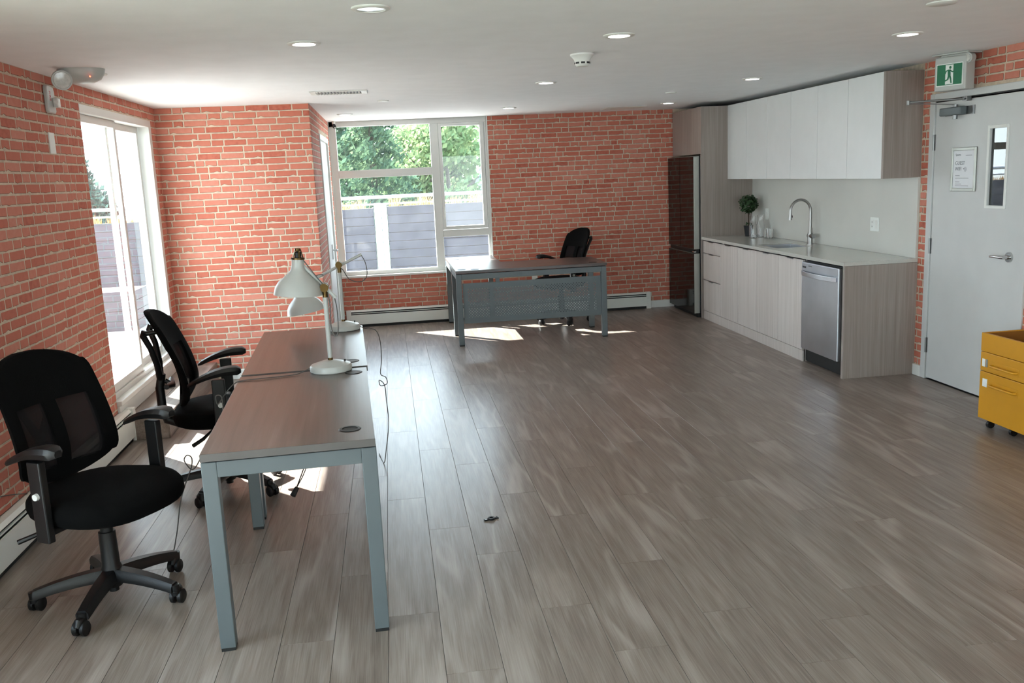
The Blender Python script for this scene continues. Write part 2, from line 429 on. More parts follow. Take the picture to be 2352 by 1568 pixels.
lay_bricks(w, (WX0, YB, 0), 0, 3.43-WX0, [(0, WX1-WX0, WZ0-.01, H+.1)], seed=6)
w = boxes((XR, XR+T, YF-T, EY0, 0, H), (XR, XR+T, EY0, EY1, EZ1, H), (XR, XR+T, EY1, YB, 0, H)).build('wall_right', 'mortar')
struct(w, 'right wall with brick around the exit door', 'wall')
lay_bricks(w, (XR, YB, 0), -PI/2, YB-1.0, [(YB-EY1, YB-EY0, 0, EZ1), (0, YB-6.472, 0, 2.325)], seed=8, uview=(1.0, YB-1.0))
FX0, FX1 = 1.2, 3.7
w = boxes((XL, FX0, YF-T, YF, 0, H), (FX1, XR, YF-T, YF, 0, H), (FX0, FX1, YF-T, YF, 0, .4), (FX0, FX1, YF-T, YF, 2.25, H)).build('wall_front', 'plain_wall')
struct(w, 'plain wall behind the viewer with a wide window added for light', 'wall')

# ------------------------------------------------------------------ floor
fl = boxes((XL-T, XR+T+1.2, YF-T, YB+T, -.12, -.008)).build('floor', 'dark')
struct(fl, 'grey-brown wood plank floor', 'floor')
PL, PW = 1.32, .2005
offs = {0: 3.335, 1: 4.19, 2: 3.84, 3: 3.27, 4: 2.895, 5: 3.6, 6: 3.1, 7: 4.0, 8: 2.95, -1: 3.75, -2: 3.2, -3: 4.1}
pm = {}
def plank_mesh(w_, l_):
    k = (round(w_, 3), round(l_, 2))
    if k not in pm:
        b = .0006
        m = MB(); m.add([(0, 0, -.008), (w_, 0, -.008), (w_, l_, -.008), (0, l_, -.008), (0, 0, -b), (w_, 0, -b), (w_, l_, -b), (0, l_, -b), (b, b, 0), (w_-b, b, 0), (w_-b, l_-b, 0), (b, l_-b, 0)],
              [(0, 1, 5, 4), (1, 2, 6, 5), (2, 3, 7, 6), (3, 0, 4, 7), (4, 5, 9, 8), (5, 6, 10, 9), (6, 7, 11, 10), (7, 4, 8, 11), (8, 9, 10, 11)])
        pm[k] = m.mesh('plank', FLOOR)
    return pm[k]
k0 = int(math.floor((XL+.11)/PW)); k1 = int(math.ceil((XR+.11)/PW))
rp = random.Random(5)
for k in range(k0, k1+1):
    x0, x1 = max(XL, -.11+k*PW), min(XR, -.11+(k+1)*PW)
    if x1-x0 < .02: continue
    y = offs.get(k, rp.uniform(2.8, 4.1))-PL*4
    while y < YB:
        a, b = max(YF, y), min(YB, y+PL); y += PL
        if b-a < .03: continue
        if x0 < XJ-.1 and a > YJ: continue
        o = bpy.data.objects.new('plank', plank_mesh(x1-x0-.0014, b-a-.0014)); COL.objects.link(o); o.parent = fl
        o.location = (x0+.0008, a+.0008, 0)

cl = boxes((XL-T, XR+T, YF-T, YB+T, H, H+.12)).build('ceiling', 'ceiling')
struct(cl, 'smooth white ceiling', 'ceiling')
# roof with eaves reaching out over both glazed sides
rf = boxes((-3.10, 5.4, YF-1.2, 11.95, 2.62, 2.80)).build('trim_1', 'plain_wall'); struct(rf, 'roof slab with overhanging eaves outside', 'roof')

# baseboards
def bb(name, x0, x1, y0, y1, label):
    o = boxes((x0, x1, y0, y1, 0, .085)).build(name, 'white_paint', bev=.003); struct(o, label, 'baseboard')
bb('baseboard_back', 3.112, 3.43, YB-.014, YB, 'white baseboard between heater and refrigerator')
bb('baseboard_jog', -1.56, XJ, YJ-.014, YJ, 'white baseboard under the pinkish brick corner wall')
bb('baseboard_right', XR-.014, XR, 6.372, 6.472, 'short white baseboard between counter end and exit door')
bb('baseboard_left', XJ, XJ+.014, YJ-.012, CY0-.07, 'white baseboard on the return wall')

# ------------------------------------------------------------------ back window
w = sroot('window_1', 'large white framed window with one tall side sash on the back wall', 'window', (0, YB+.05, 0))
GT, RB0, RB1 = 2.308, 1.727, 1.815
fy0, fy1 = 0.0, .075
boxes((WX0, -.535, fy0, fy1, WZ0, H), (WX0, WX1, fy0, fy1, GT, H), (-.535, WX1, fy0, fy1, WZ0, .648), (1.165, WX1, fy0, fy1, .648, GT)).build('window_frame', 'frame_white', w, bev=.004)
boxes((.535, .628, fy0-.006, fy1, .648, GT)).build('mullion', 'frame_white', w, bev=.004)
boxes((-.535, .535, fy0-.004, fy1, RB0, RB1)).build('transom', 'frame_white', w, bev=.004)
boxes((.628, 1.165, fy0-.003, fy1, .995, 1.075)).build('transom', 'frame_white', w, bev=.004)
sa = boxes((.632, .668, fy0-.012, fy1-.02, 1.079, GT-.004), (1.115, 1.161, fy0-.012, fy1-.02, 1.079, GT-.004), (.668, 1.115, fy0-.012, fy1-.02, 1.079, 1.12), (.668, 1.115, fy0-.012, fy1-.02, GT-.035, GT-.004)).build('sash', 'frame_white', w, bev=.004)
boxes((.668, 1.115, .03, .036, 1.12, GT-.035)).build('pane', 'pane', sa)
MB().box(.636, .656, -.026, -.012, 1.2, 1.32).box(.640, .652, -.045, -.026, 1.24, 1.36).build('window_handle', 'frame_white', sa, bev=.003)
for (a, b, c, d) in ((-.535, .535, .648, RB0), (-.535, .535, RB1, GT), (.628, 1.165, .648, .995)):
    boxes((a, b, .034, .040, c, d)).build('pane', 'pane', w)
boxes((WX0, WX1, -.075, 0, WZ0-.022, WZ0+.002)).build('window_sill', 'frame_white', w, bev=.003)
boxes((WX1-.012, WX1, -.05, 0, WZ0, H), (WX0, WX0+.01, -.05, 0, WZ0, H)).build('window_reveal', 'frame_white', w)

# unseen windows added behind the viewer, sized to light the near end of the room
w = sroot('fill_window_left', 'unseen white framed window added for light in the left wall behind the viewer', 'window', (XL-.06, 0, 0))
boxes((-.06, 0, V0, V0+.05, .3, 2.25), (-.06, 0, V1-.05, V1, .3, 2.25), (-.06, 0, V0+.05, V1-.05, .3, .35), (-.06, 0, V0+.05, V1-.05, 2.2, 2.25), (-.06, 0, .10, .16, .35, 2.2), (-.06, 0, 1.54, 1.60, .35, 2.2)).build('window_frame', 'frame_white', w, bev=.003)
for a, b in ((V0+.05, .10), (.16, 1.54), (1.60, V1-.05)): boxes((-.035, -.03, a, b, .35, 2.2)).build('pane', 'pane', w)
w = sroot('fill_window_rear', 'wide unseen white framed window added for light behind the viewer', 'window', (0, YF-.06, 0))
boxes((FX0, FX0+.05, -.06, 0, .4, 2.25), (FX1-.05, FX1, -.06, 0, .4, 2.25), (FX0, FX1, -.06, 0, .4, .45), (FX0, FX1, -.06, 0, 2.2, 2.25), (2.42, 2.48, -.06, 0, .45, 2.2)).build('window_frame', 'frame_white', w, bev=.003)
for a, b in ((FX0+.05, 2.42), (2.48, FX1-.05)): boxes((a, b, -.035, -.03, .45, 2.2)).build('pane', 'pane', w)

# ------------------------------------------------------------------ sliding glass door (left wall)
d = sroot('door_1', 'tall white framed sliding glass door in the left brick wall', 'door', (XL, 0, 0))
boxes((-.15, .003, 7.895, DY1, DZ0, DZ1), (-.15, -.02, DY0, DY0+.04, DZ0, DZ1), (-.15, .003, DY0, 7.895, 2.20, DZ1)).build('door_frame', 'frame_white', d, bev=.004)
boxes((-.16, .035, DY0-.0, DY1, DZ0-.03, DZ0+.005)).build('door_sill', 'frame_white', d, bev=.004)
boxes((-.13, -.02, DY0+.04, 7.895, DZ0+.005, DZ0+.04), (-.135, -.12, DY0+.04, 7.895, DZ0+.04, DZ0+.06)).build('track', 'frame_white', d)
def leaf_panel(y0, y1, x0, x1):
    z0, z1 = DZ0+.04, 2.20
    p = boxes((x0, x1, y0, y0+.05, z0, z1), (x0, x1, y1-.05, y1, z0, z1), (x0, x1, y0+.05, y1-.05, z0, z0+.06), (x0, x1, y0+.05, y1-.05, z1-.05, z1)).build('door_panel', 'frame_white', d, bev=.003)
    boxes(((x0+x1)/2-.003, (x0+x1)/2+.003, y0+.05, y1-.05, z0+.06, z1-.05)).build('pane', 'door_pane', p)
leaf_panel(DY0+.03, 7.08, -.07, -.035)
leaf_panel(7.00, 7.88, -.12, -.085)
boxes((-.03, .0, DY1-.05, DY1-.005, DZ0+.02, 2.2)).build('jamb_trim', 'frame_white', d, bev=.003)
o = boxes((XL, XL+.02, DY0, YJ-.001, .168, DZ0-.03)).build('trim_2', 'white_paint', bev=.003); struct(o, 'white riser panel under the sliding door sill', 'trim')
# wooden step platform in front of it
st = thing('step_platform', 'low wood-clad step platform in front of the sliding glass door', 'step', (XL+.001, 6.30, 0))
boxes((0, .285, .012, 1.835, 0, .15)).build('step_core', PANELWOOD_SHADED, st)
for a, b, c, e in ((0, .145, 0, 1.836), (.147, .295, 0, 1.836)):
    boxes((a, b, c, e, .15, .166)).build('plank', FLOOR, st, bev=.002)
boxes((.285, .297, 0.0, 1.836, 0, .149)).build('side_board', FLOOR, st, bev=.002)
boxes((0, .284, 0, .012, 0, .149)).build('front_board', FLOOR, st, bev=.002)

# ------------------------------------------------------------------ white door in the return wall
d = sroot('door_2', 'white door edge-on in the brick return wall beside the back window', 'door', (XJ, 0, 0))
boxes((-.12, .012, CY0, CY0+.05, 0, CZ1), (-.12, .012, CY1-.05, CY1, 0, CZ1), (-.12, .012, CY0+.05, CY1-.05, CZ1-.05, CZ1)).build('door_frame', 'white_paint', d, bev=.003)
boxes((-.05, -.008, CY0+.054, CY1-.054, .01, CZ1-.054)).build('door_leaf', 'door_white', d, bev=.002)
h = MB(); h.box(-.008, .004, 9.80, 9.84, .88, 1.04); h.cyl((0, 9.82, .98), (.055, 9.82, .98), .009, n=12); h.cyl((.05, 9.83, .98), (.05, 9.70, .98), .009, n=12)
h.build('door_handle', 'chrome', d, smooth=True)
for z in (1.75, .95, .25): boxes((-.006, .010, CY0+.046, CY0+.056, z, z+.1)).build('hinge', 'hinge', d)

# ------------------------------------------------------------------ exit door (right wall)
d = sroot('door_3', 'wide white exit door with narrow vision window and lever handle', 'door', (XR, 0, 0))
boxes((-.012, .14, 6.312, EY1, 0, EZ1), (-.012, .14, EY0, 5.318, 0, EZ1), (-.012, .14, 5.318, 6.312, 2.083, EZ1)).build('door_frame', 'door_white', d, bev=.003)
boxes((.0, .012, EY0+.03, 6.32, 2.066, 2.084), (.03, .05, 5.30, 6.33, 0.0, .012)).build('door_seal', 'dark', d)
lf = boxes((.0, .045, 5.321, 5.515, .012, 2.074), (.0, .045, 5.685, 6.308, .012, 2.074), (.0, .045, 5.515, 5.685, .012, 1.342), (.0, .045, 5.515, 5.685, 1.85, 2.074)).build('door_leaf', 'door_white', d)
boxes((-.008, .0, 5.495, 5.515, 1.322, 1.872), (-.008, .0, 5.685, 5.705, 1.322, 1.872), (-.008, .0, 5.515, 5.685, 1.322, 1.342), (-.008, .0, 5.515, 5.685, 1.85, 1.872)).build('vision_trim', 'white_paint', lf, bev=.002)
boxes((.012, .018, 5.515, 5.685, 1.342, 1.85)).build('pane', 'dark_pane', lf)
boxes((.6, .7, 4.4, 7.2, 0, H)).build('corridor_dark_sheet', 'dark', d)  # added dark sheet behind the vision pane, so its reflection shows
for z in (1.725, .965, .205):
    m = MB(); m.box(-.004, .002, 6.300, 6.330, z, z+.115); m.cyl((-.009, 6.313, z), (-.009, 6.313, z+.115), .007, n=10); m.build('hinge', 'hinge', d, smooth=True)
h = MB(); ly, lz = 5.43, 1.01
h.cyl((0, ly, lz), (-.012, ly, lz), .035, .033, n=28); h.cyl((-.012, ly, lz), (-.05, ly, lz), .014, .012, n=16)
h.tube([(-.05, ly-.012, lz), (-.054, ly+.02, lz), (-.054, ly+.07, lz), (-.05, ly+.125, lz-.002)], [.012, .011, .010, .009], n=12)
h.build('lever_handle', 'chrome', lf, smooth=True)
boxes((-.003, .002, 5.296, 5.322, .95, 1.07)).build('strike_plate', 'dark', d)
# closer
c = thing('door_closer', 'silver hydraulic door closer with folded arm above the exit door', 'door closer', (XR, 6.05, 1.99))
m = MB(); m.box(-.062, -.006, -.11, .13, -.028, .028); m.build('closer_body', 'desk_metal', c, bev=.008)
boxes((-.006, -.001, -.19, .14, -.03, .03)).build('mounting_plate', 'hinge', c)
m = MB(); m.cyl((-.035, -.02, -.055), (-.035, -.02, .045), .017, n=16); m.build('spindle', 'hinge', c, smooth=True)
ELB = Vector((-.36, .03, .065))
m = MB(); m.bar((-.035, -.02, .045), ELB, .022, .006); m.build('arm', 'hinge', c, bev=.001)
m = MB(); m.tube([ELB+Vector((0, 0, .008)), (-.05, -.14, .075)], .008, n=10); m.cyl(ELB+Vector((0, 0, -.01)), ELB+Vector((0, 0, .02)), .012, n=12); m.build('arm', 'hinge', c, smooth=True)
boxes((-.05, -.014, -.165, -.115, .06, .09)).build('arm_shoe', 'hinge', c, bev=.002)
# framed notice
n_ = thing('framed_notice', 'silver snap frame holding a printed guest wifi sheet on the door', 'sign', (XR-.001, 5.95, 1.585))
y0, y1, z0, z1 = -.14, .14, -.152, .152
boxes((-.012, -.001, y0, y0+.022, z0, z1), (-.012, -.001, y1-.022, y1, z0, z1), (-.012, -.001, y0+.022, y1-.022, z0, z0+.022), (-.012, -.001, y0+.022, y1-.022, z1-.022, z1)).build('frame', 'fridge_trim', n_, bev=.003)
boxes((-.005, -.001, y0+.022, y1-.022, z0+.022, z1-.022)).build('paper', 'paper', n_)
def wallmtx(y, z, x=-.0054):   # letters facing -x, reading towards -y
    return Matrix(((0, 0, -1, x), (-1, 0, 0, y), (0, 1, 0, z), (0, 0, 0, 1)))
text('GUEST', .036, MT['ink'], n_, wallmtx(.095, .032))
text('WIFI  •))', .036, MT['ink'], n_, wallmtx(.095, -.008))
text('Spaces', .022, MT['ink'], n_, wallmtx(.095, .095))
m = MB()
for (ya, yb, z) in ((-.09, -.02, .095), (.04, .09, -.045), (-.06, .09, -.062), (.04, .09, -.088), (.02, .09, -.104), (-.06, .09, -.116)):
    m.box(-.0056, -.005, ya, yb, z, z+.003)
m.build('fine_print', 'ink', n_)['kind'] = 'stuff'
# exit sign with two lamp heads
e = thing('exit_sign', 'green running-man exit sign box with round emergency lamp heads', 'exit sign', (3.80, 5.99, 2.10), math.radians(-68))
boxes((0, .235, 0, .10, .02, .245)).build('housing', 'lamp_white', e, bev=.008)
boxes((.03, .215, .02, .085, .245, .262), (-.01, .26, -.02, .13, .256, .2665)).build('canopy', 'lamp_white', e, bev=.003)
fz0, fz1 = .052, .200
fc = boxes((.018, .215, -.004, .0, fz0, fz1)).build('sign_face', 'sign_white', e)
boxes((.024, .209, -.0055, -.004, fz0+.006, fz1-.006)).build('green_panel', 'green', fc)
boxes((.088, .146, -.0065, -.0055, fz0+.010, fz1-.010)).build('doorway_symbol', 'sign_white', fc)
m = MB(); fm = Matrix(((1, 0, 0, 0), (0, 0, 1, -.0085), (0, 1, 0, 0), (0, 0, 0, 1)))
def poly(ps): m.prism(ps, 0, .0015, 0, fm)
def limb(a, b, w_):
    a, b = Vector(a), Vector(b); q = (b-a).normalized(); q = Vector((-q.y, q.x))*w_/2
    poly([tuple(a+q), tuple(b+q), tuple(b-q), tuple(a-q)])
poly([(.124+.0085*math.cos(t*PI/6), .172+.0095*math.sin(t*PI/6)) for t in range(12)])
limb((.116, .158), (.118, .118), .020); limb((.120, .156), (.140, .142), .007); limb((.140, .142), (.150, .144), .007)
limb((.112, .156), (.094, .150), .007); limb((.094, .150), (.088, .134), .007)
limb((.121, .122), (.130, .095), .011); limb((.130, .095), (.134, .068), .009)
limb((.115, .120), (.108, .094), .011); limb((.108, .094), (.080, .084), .009)
m.build('running_man', 'green', fc)
for sx, sy in ((.235, .02), (-.012, .09)):
    m = MB(); m.cyl((sx, sy+.04, .225), (sx, sy-.01, .222), .030, .034, n=20); m.cyl((sx, sy-.01, .222), (sx, sy-.016, .222), .026, .024, n=20, mi=1); m.build('lamp_head', ['lamp_white', 'lens'], e, smooth=True)

# ------------------------------------------------------------------ kitchen
XK, YN, YFr = 3.4365, 6.474, 9.66
ZU0, ZU1, XU = 1.536, 2.320, 3.723
def cab_base(y0, y1, label, fronts, group=None):
    c = thing('base_cabinet', label, 'cabinet', (XK, (y0+y1)/2, 0), 0, group); a, b = y0-(y0+y1)/2, y1-(y0+y1)/2
    boxes((.034, XR-XK-.02, a+.001, a+.018, .0, .884), (.034, XR-XK-.02, b-.018, b-.001, .0, .884), (XR-XK-.03, XR-XK-.02, a+.018, b-.018, .0, .884), (.034, XR-XK-.03, a+.018, b-.018, .095, .11)).build('carcass', CABWOOD, c)
    boxes((.004, .018, a, b, .0, .094)).build('toe_kick', CABWOOD, c, bev=.001)
    for kind, fy0_, fy1_, fz0_, fz1_, pull in fronts:
        f0, f1 = fy0_-(y0+y1)/2, fy1_-(y0+y1)/2
        o = boxes((0, .019, f0+.0022, f1-.0022, fz0_+.0022, fz1_-.0022)).build(kind, CABWOOD, c, bev=.0012)
        pc = (f0+f1)/2 if pull is None else pull-(y0+y1)/2
        boxes((-.012, .006, pc-.06, pc+.06, fz1_-.0014, fz1_+.0010), (-.012, -.010, pc-.06, pc+.06, fz1_-.008, fz1_+.0010)).build('pull', 'hinge', o)
    return c
cab_base(9.127, 9.642, 'grey-beige three-drawer base cabinet next to the refrigerator panel', [('drawer', 9.127, 9.642, .74, .874, None), ('drawer', 9.127, 9.642, .445, .737, None), ('drawer', 9.127, 9.642, .097, .442, None)])
cab_base(8.158, 9.127, 'grey-beige double-door base cabinet beside the drawer unit', [('door', 8.64, 9.127, .097, .874, 8.90), ('door', 8.158, 8.64, .097, .874, 8.42)])
cab_base(7.188, 8.158, 'grey-beige double-door sink cabinet beside the dishwasher', [('door', 7.68, 8.158, .097, .874, 7.94), ('door', 7.188, 7.68, .097, .874, 7.42)])
o = boxes((XK-.004, XR-.001, YN, YN+.03, 0, .884)).build('end_panel', PANELWOOD_SHADED, bev=.001); tag(o, 'shade-toned wood-grain end panel closing the kitchen counter by the door', 'panel')
dw = thing('dishwasher', 'stainless steel dishwasher with a curved bar handle at the counter end', 'dishwasher', (XK, 6.845, 0))
boxes((.03, .56, -.325, .335, .012, .868)).build('tub', 'dark', dw)
m = boxes((-.022, .022, -.31, .325, .125, .862)).build('door', 'steel', dw, bev=.006)
boxes((.04, .06, -.33, .336, .004, .12)).build('toe_plate', 'dark', dw)
h = MB(); hp = []
for i in range(13):
    t = i/12; hp.append((-.028-.038*math.sin(t*PI)**.6, -.29+.595*t, .772))
for i in range(12):
    a, b = Vector(hp[i]), Vector(hp[i+1]); h.bar(a, b, .030, .012, up=(1, 0, 0)) if 0 else h.bar(a, b+(b-a)*.06, .012, .036)
h.build('handle', 'steel', m, bev=.002)
boxes((-.0235, -.0215, .245, .305, .815, .829)).build('badge', 'dark', m)
boxes((-.0235, -.0215, .14, .20, .833, .839)).build('badge', 'desk_metal', m)
# worktop with sink cut-out
SX0, SX1, SY0, SY1 = 3.52, 3.86, 7.89, 8.34
o = boxes((XK-.015, SX0, YN-.002, YFr-.003, .886, .915), (SX1, XR-.001, YN-.002, YFr-.003, .886, .915), (SX0, SX1, YN-.002, SY0, .886, .915), (SX0, SX1, SY1, YFr-.003, .886, .915)).build('countertop', 'quartz')
tag(o, 'pale quartz countertop running over the base cabinets', 'countertop')
sk = thing('sink', 'undermount stainless steel sink set in the pale countertop', 'sink', ((SX0+SX1)/2, (SY0+SY1)/2, .70))
a, b = (SX1-SX0)/2-.003, (SY1-SY0)/2-.003
boxes((-a, a, -b, b, 0, .004), (-a, -a+.004, -b, b, .004, .206), (a-.004, a, -b, b, .004, .206), (-a, a, -b, -b+.004, .004, .206), (-a, a, b-.004, b, .004, .206)).build('basin', 'steel', sk)
m = MB(); m.cyl((.0, 0, .004), (0, 0, .008), .04, .038, n=24); m.build('drain', 'chrome', sk, smooth=True)
fa = thing('faucet', 'tall brushed nickel gooseneck faucet behind the sink', 'faucet', (3.945, 8.115, .915))
m = MB(); m.cyl((0, 0, 0), (0, 0, .004), .03, .03, n=24); m.cyl((0, 0, .004), (0, 0, .105), .024, .024, n=24); m.build('base', 'nickel', fa, smooth=True)
m = MB(); pts = [(0, 0, .10), (0, 0, .2), (0, 0, .30)]
for i in range(1, 17):
    t = PI*i/16*1.04; pts.append((-.10+.10*math.cos(t), 0, .315+.105*math.sin(t)))
pts.append((-.200, 0, .27)); pts.append((-.203, 0, .235))
m.tube(pts, [.0135]*3+[.0125]*16+[.0145, .0155], n=14); m.build('spout', 'nickel', fa, smooth=True)
boxes((-.190, -.180, -.006, .006, .258, .278)).build('spray_button', 'dark', fa)
m = MB(); m.cyl((0, 0.03, .078), (0, -.075, .078), .021, .021, n=20); m.build('handle_body', 'nickel', fa, smooth=True)
m = MB(); m.cyl((0, -.052, .09), (.004, -.03, .155), .0035, .003, n=8); m.build('lever', 'nickel', fa, smooth=True)
# splash
o = boxes((XR-.02, XR-.001, YN, YFr-.003, .9155, ZU0-.002)).build('backsplash', 'splash', bev=.001); tag(o, 'smooth grey-beige backsplash panel under the wall cabinets', 'backsplash')
def plate(y, z, w_, h_, label, kind):
    p = thing('wall_plate', label, 'outlet', (XR-.0205, y, z))
    boxes((-.006, 0, -w_/2, w_/2, -h_/2, h_/2)).build('cover', 'sign_white', p, bev=.002)
    if kind == 'double':
        boxes((-.009, -.006, .012, .045, -.034, .034)).build('socket', 'white_paint', p, bev=.001)
        boxes((-.009, -.006, -.045, -.012, -.034, .034)).build('switch', 'white_paint', p, bev=.001)
        m = MB()
        for z_ in (.018, -.018):
            m.box(-.0095, -.009, .020, .023, z_-.005, z_+.005); m.box(-.0095, -.009, .033, .036, z_-.005, z_+.005)
        m.build('slots', 'dark', p)['kind'] = 'stuff'
    else: boxes((-.009, -.006, -.014, .014, -.03, .03)).build('switch', 'white_paint', p, bev=.001)
plate(7.075, 1.148, .13, .115, 'double white outlet plate on the backsplash right of the faucet', 'double')
plate(9.25, 1.152, .075, .115, 'single white switch plate on the backsplash behind the glass tumblers', 'single')
# tall side panel + cabinet above the fridge
o = boxes((3.4215, XR-.001, YFr, YFr+.022, 0, ZU1)).build('tall_panel', PANELWOOD_SHADED, bev=.001); tag(o, 'tall shade-toned wood-grain panel between refrigerator and worktop', 'panel')
c = thing('overhead_cabinet', 'two-door taupe cabinet above the refrigerator', 'cabinet', (3.4215, 10.17, 1.82))
boxes((.02, .6, -.487, .48, .0, .498)).build('carcass', PANELWOOD_SHADED, c)
for a, b in ((-.487, -.03), (-.027, .478)): boxes((0, .019, a, b, -.004, .5)).build('door', PANELWOOD_SHADED, c, bev=.0012)
# wall cabinets
ys = [6.504, 7.034, 7.556, 8.084, 8.615, 9.127, 9.658]
for i, lb in enumerate(('white two-door wall cabinet nearest the exit sign', 'white two-door wall cabinet in the middle of the run above the faucet', 'white two-door wall cabinet next to the tall panel')):
    y0, ym, y1 = ys[2*i], ys[2*i+1], ys[2*i+2]; c = thing('wall_cabinet', lb, 'cabinet', (XU, (y0+y1)/2, ZU0), 0, 'white wall cabinets'); q = (y0+y1)/2
    boxes((.032, XR-XU-.001, y0-q, y1-q, 0, ZU1-ZU0-.002)).build('carcass', 'upper_white', c)
    for a, b in ((y0, ym), (ym, y1)): boxes((0, .019, a-q+.0021, b-q-.0021, -.003, ZU1-ZU0)).build('door', 'upper_white', c, bev=.0012)
    if i == 0: boxes((-.002, XR-XU-.001, y0-q-.028, y0-q-.001, -.003, ZU1-ZU0)).build('end_panel', PANELWOOD_SHADED, c, bev=.001)['label'] = 'shade-toned wood-grain side'
# refrigerator
f = thing('refrigerator', 'dark glossy french-door refrigerator with silver door edges', 'refrigerator', (3.35, 10.165, 0))
boxes((.075, .66, -.45, .45, .05, 1.775)).build('body', 'fridge_side', f, bev=.004)
boxes((.05, .62, -.43, .43, .0, .05)).build('base', 'dark', f)
for a, b, z0, z1 in ((-.453, .010, .775, 1.795), (.014, .453, .775, 1.795), (-.453, .453, .05, .728)):
    dr = boxes((.004, .07, a, b, z0, z1)).build('door' if z0 > .5 else 'freezer_drawer', 'fridge_trim', f, bev=.003)
    boxes((0, .0042, a+.003, b-.003, z0+.003, z1-.003)).build('front_panel', 'fridge_glass', dr)
boxes((.02, .06, -.448, .448, .732, .772)).build('handle_recess', 'dark', f)
boxes((.0, .03, -.453, -.40, .74, .755)).build('grip', 'chrome', f, bev=.002)
for a in (-.43, .37): boxes((.04, .10, a, a+.06, 1.776, 1.80)).build('hinge_cover', 'dark', f)

# topiary, carafes, tumblers
p = thing('topiary_plant', 'small round topiary in a dark pot in the counter corner', 'plant', (3.86, 9.40, .915))
m = MB(); m.lathe([(.034, 0), (.050, .11), (.053, .115), (.048, .112), (.046, .09)], n=24, capb=True, capt=True); m.build('pot', 'pot', p, smooth=True)
m = MB(); m.tube([(0, 0, .09), (.003, 0, .16), (0, .002, .27)], .006, n=8); m.build('stem', 'stem', p, smooth=True)
rl = random.Random(3)
def leaves(m, c, rad, n, sz, flat=1.0, fill=.55):
    for _ in range(n):
        d_ = Vector((rl.gauss(0, 1), rl.gauss(0, 1), rl.gauss(0, 1))).normalized(); r_ = rad*(fill+(1-fill)*rl.random())
        P = Vector(c)+Vector((d_.x*r_, d_.y*r_, d_.z*r_*flat)); nrm = (d_+Vector((rl.uniform(-.8, .8), rl.uniform(-.8, .8), rl.uniform(-.8, .8)))).normalized()
        a = nrm.orthogonal().normalized(); a = Matrix.Rotation(rl.uniform(0, 6.28), 3, nrm) @ a; b = nrm.cross(a); s_ = sz*rl.uniform(.7, 1.3)
        m.add([P-a*s_, P-b*s_*.5-nrm*s_*.1, P+a*s_, P+b*s_*.5-nrm*s_*.1], [(0, 1, 2, 3)])
m = MB(); leaves(m, (0, 0, .345), .105, 520, .019); leaves(m, (.0, 0, .125), .035, 40, .014)
o = m.build('foliage', 'leaf', p, fix=False); o['kind'] = 'stuff'
def glassware(name, label, cat, loc, prof, group):
    g_ = thing(name, label, cat, loc, 0, group); m = MB(); m.lathe(prof, n=28); m.build('glass', 'glassware', g_, smooth=True)
car = [(.0, .0), (.036, .0), (.040, .005), (.040, .13), (.030, .17), (.028, .19), (.034, .232), (.0315, .232), (.0255, .19), (.0275, .17), (.0375, .13), (.0375, .008), (0, .008)]
tum = [(0, 0), (.031, 0), (.034, .004), (.037, .095), (.0345, .095), (.0315, .010), (0, .010)]
glassware('carafe', 'front clear glass carafe beside the topiary pot', 'carafe', (3.81, 9.16, .9155), car, 'glass carafes on the counter')
glassware('carafe', 'rear clear glass carafe against the backsplash', 'carafe', (3.925, 9.23, .9155), car, 'glass carafes on the counter')
glassware('tumbler', 'short clear glass tumbler nearest the sink', 'glass', (3.925, 8.99, .9155), tum, 'glass tumblers on the counter')
glassware('tumbler', 'short clear glass tumbler behind the front one', 'glass', (3.94, 9.10, .9155), tum, 'glass tumblers on the counter')

# ------------------------------------------------------------------ baseboard heaters
def heater(label, L, loc, rotz, endl=True, endr=True, zt=.20):
    """local x along the wall, face to local -y"""
    h_ = thing('baseboard_heater', label, 'heater', loc, rotz, 'white baseboard heaters')
    a, b = (.055 if endl else 0), L-(.055 if endr else 0)
    boxes((a, b, -.006, -.001, .02, zt)).build('back_plate', 'heater', h_)
    m = MB(); m.prism([(-.001, zt-.004), (-.001, zt), (-.045, zt), (-.062, zt-.018), (-.058, zt-.020), (-.044, zt-.004)], a, b, 0, Matrix(((0, 0, 1, 0), (1, 0, 0, 0), (0, 1, 0, 0), (0, 0, 0, 1)))); m.build('hood', 'heater', h_)
    boxes((a, b, -.052, -.006, zt-.056, zt-.008)).build('air_slot', 'dark', h_)
    boxes((a, b, -.068, -.060, .032, zt-.052)).build('front_cover', 'heater', h_, bev=.002)
    boxes((a, b, -.0635, -.052, zt-.040, zt-.033)).build('damper', 'heater', h_)
    boxes((a, b, -.05, -.01, .0, .03)).build('lower_slot', 'dark', h_)
    for e_, x_ in ((endl, 0), (endr, L-.055)):
        if e_: boxes((x_, x_+.055, -.072, -.001, .0 if x_ else .005, zt+.003)).build('end_cap', 'heater', h_, bev=.003)
heater('long white baseboard heater under the back window and desk', 3.68, (-.57, YB, 0), 0)
heater('long white baseboard heater on the left wall behind the front chair', 3.3, (XL, 3.05, 0), PI/2, True, True, .225)
p = thing('wall_plate', 'small white outlet low on the back wall behind the far desk', 'outlet', (1.69, YB-.004, .45)); boxes((-.035, .035, -.005, 0, -.055, .055)).build('cover', 'sign_white', p, bev=.002)

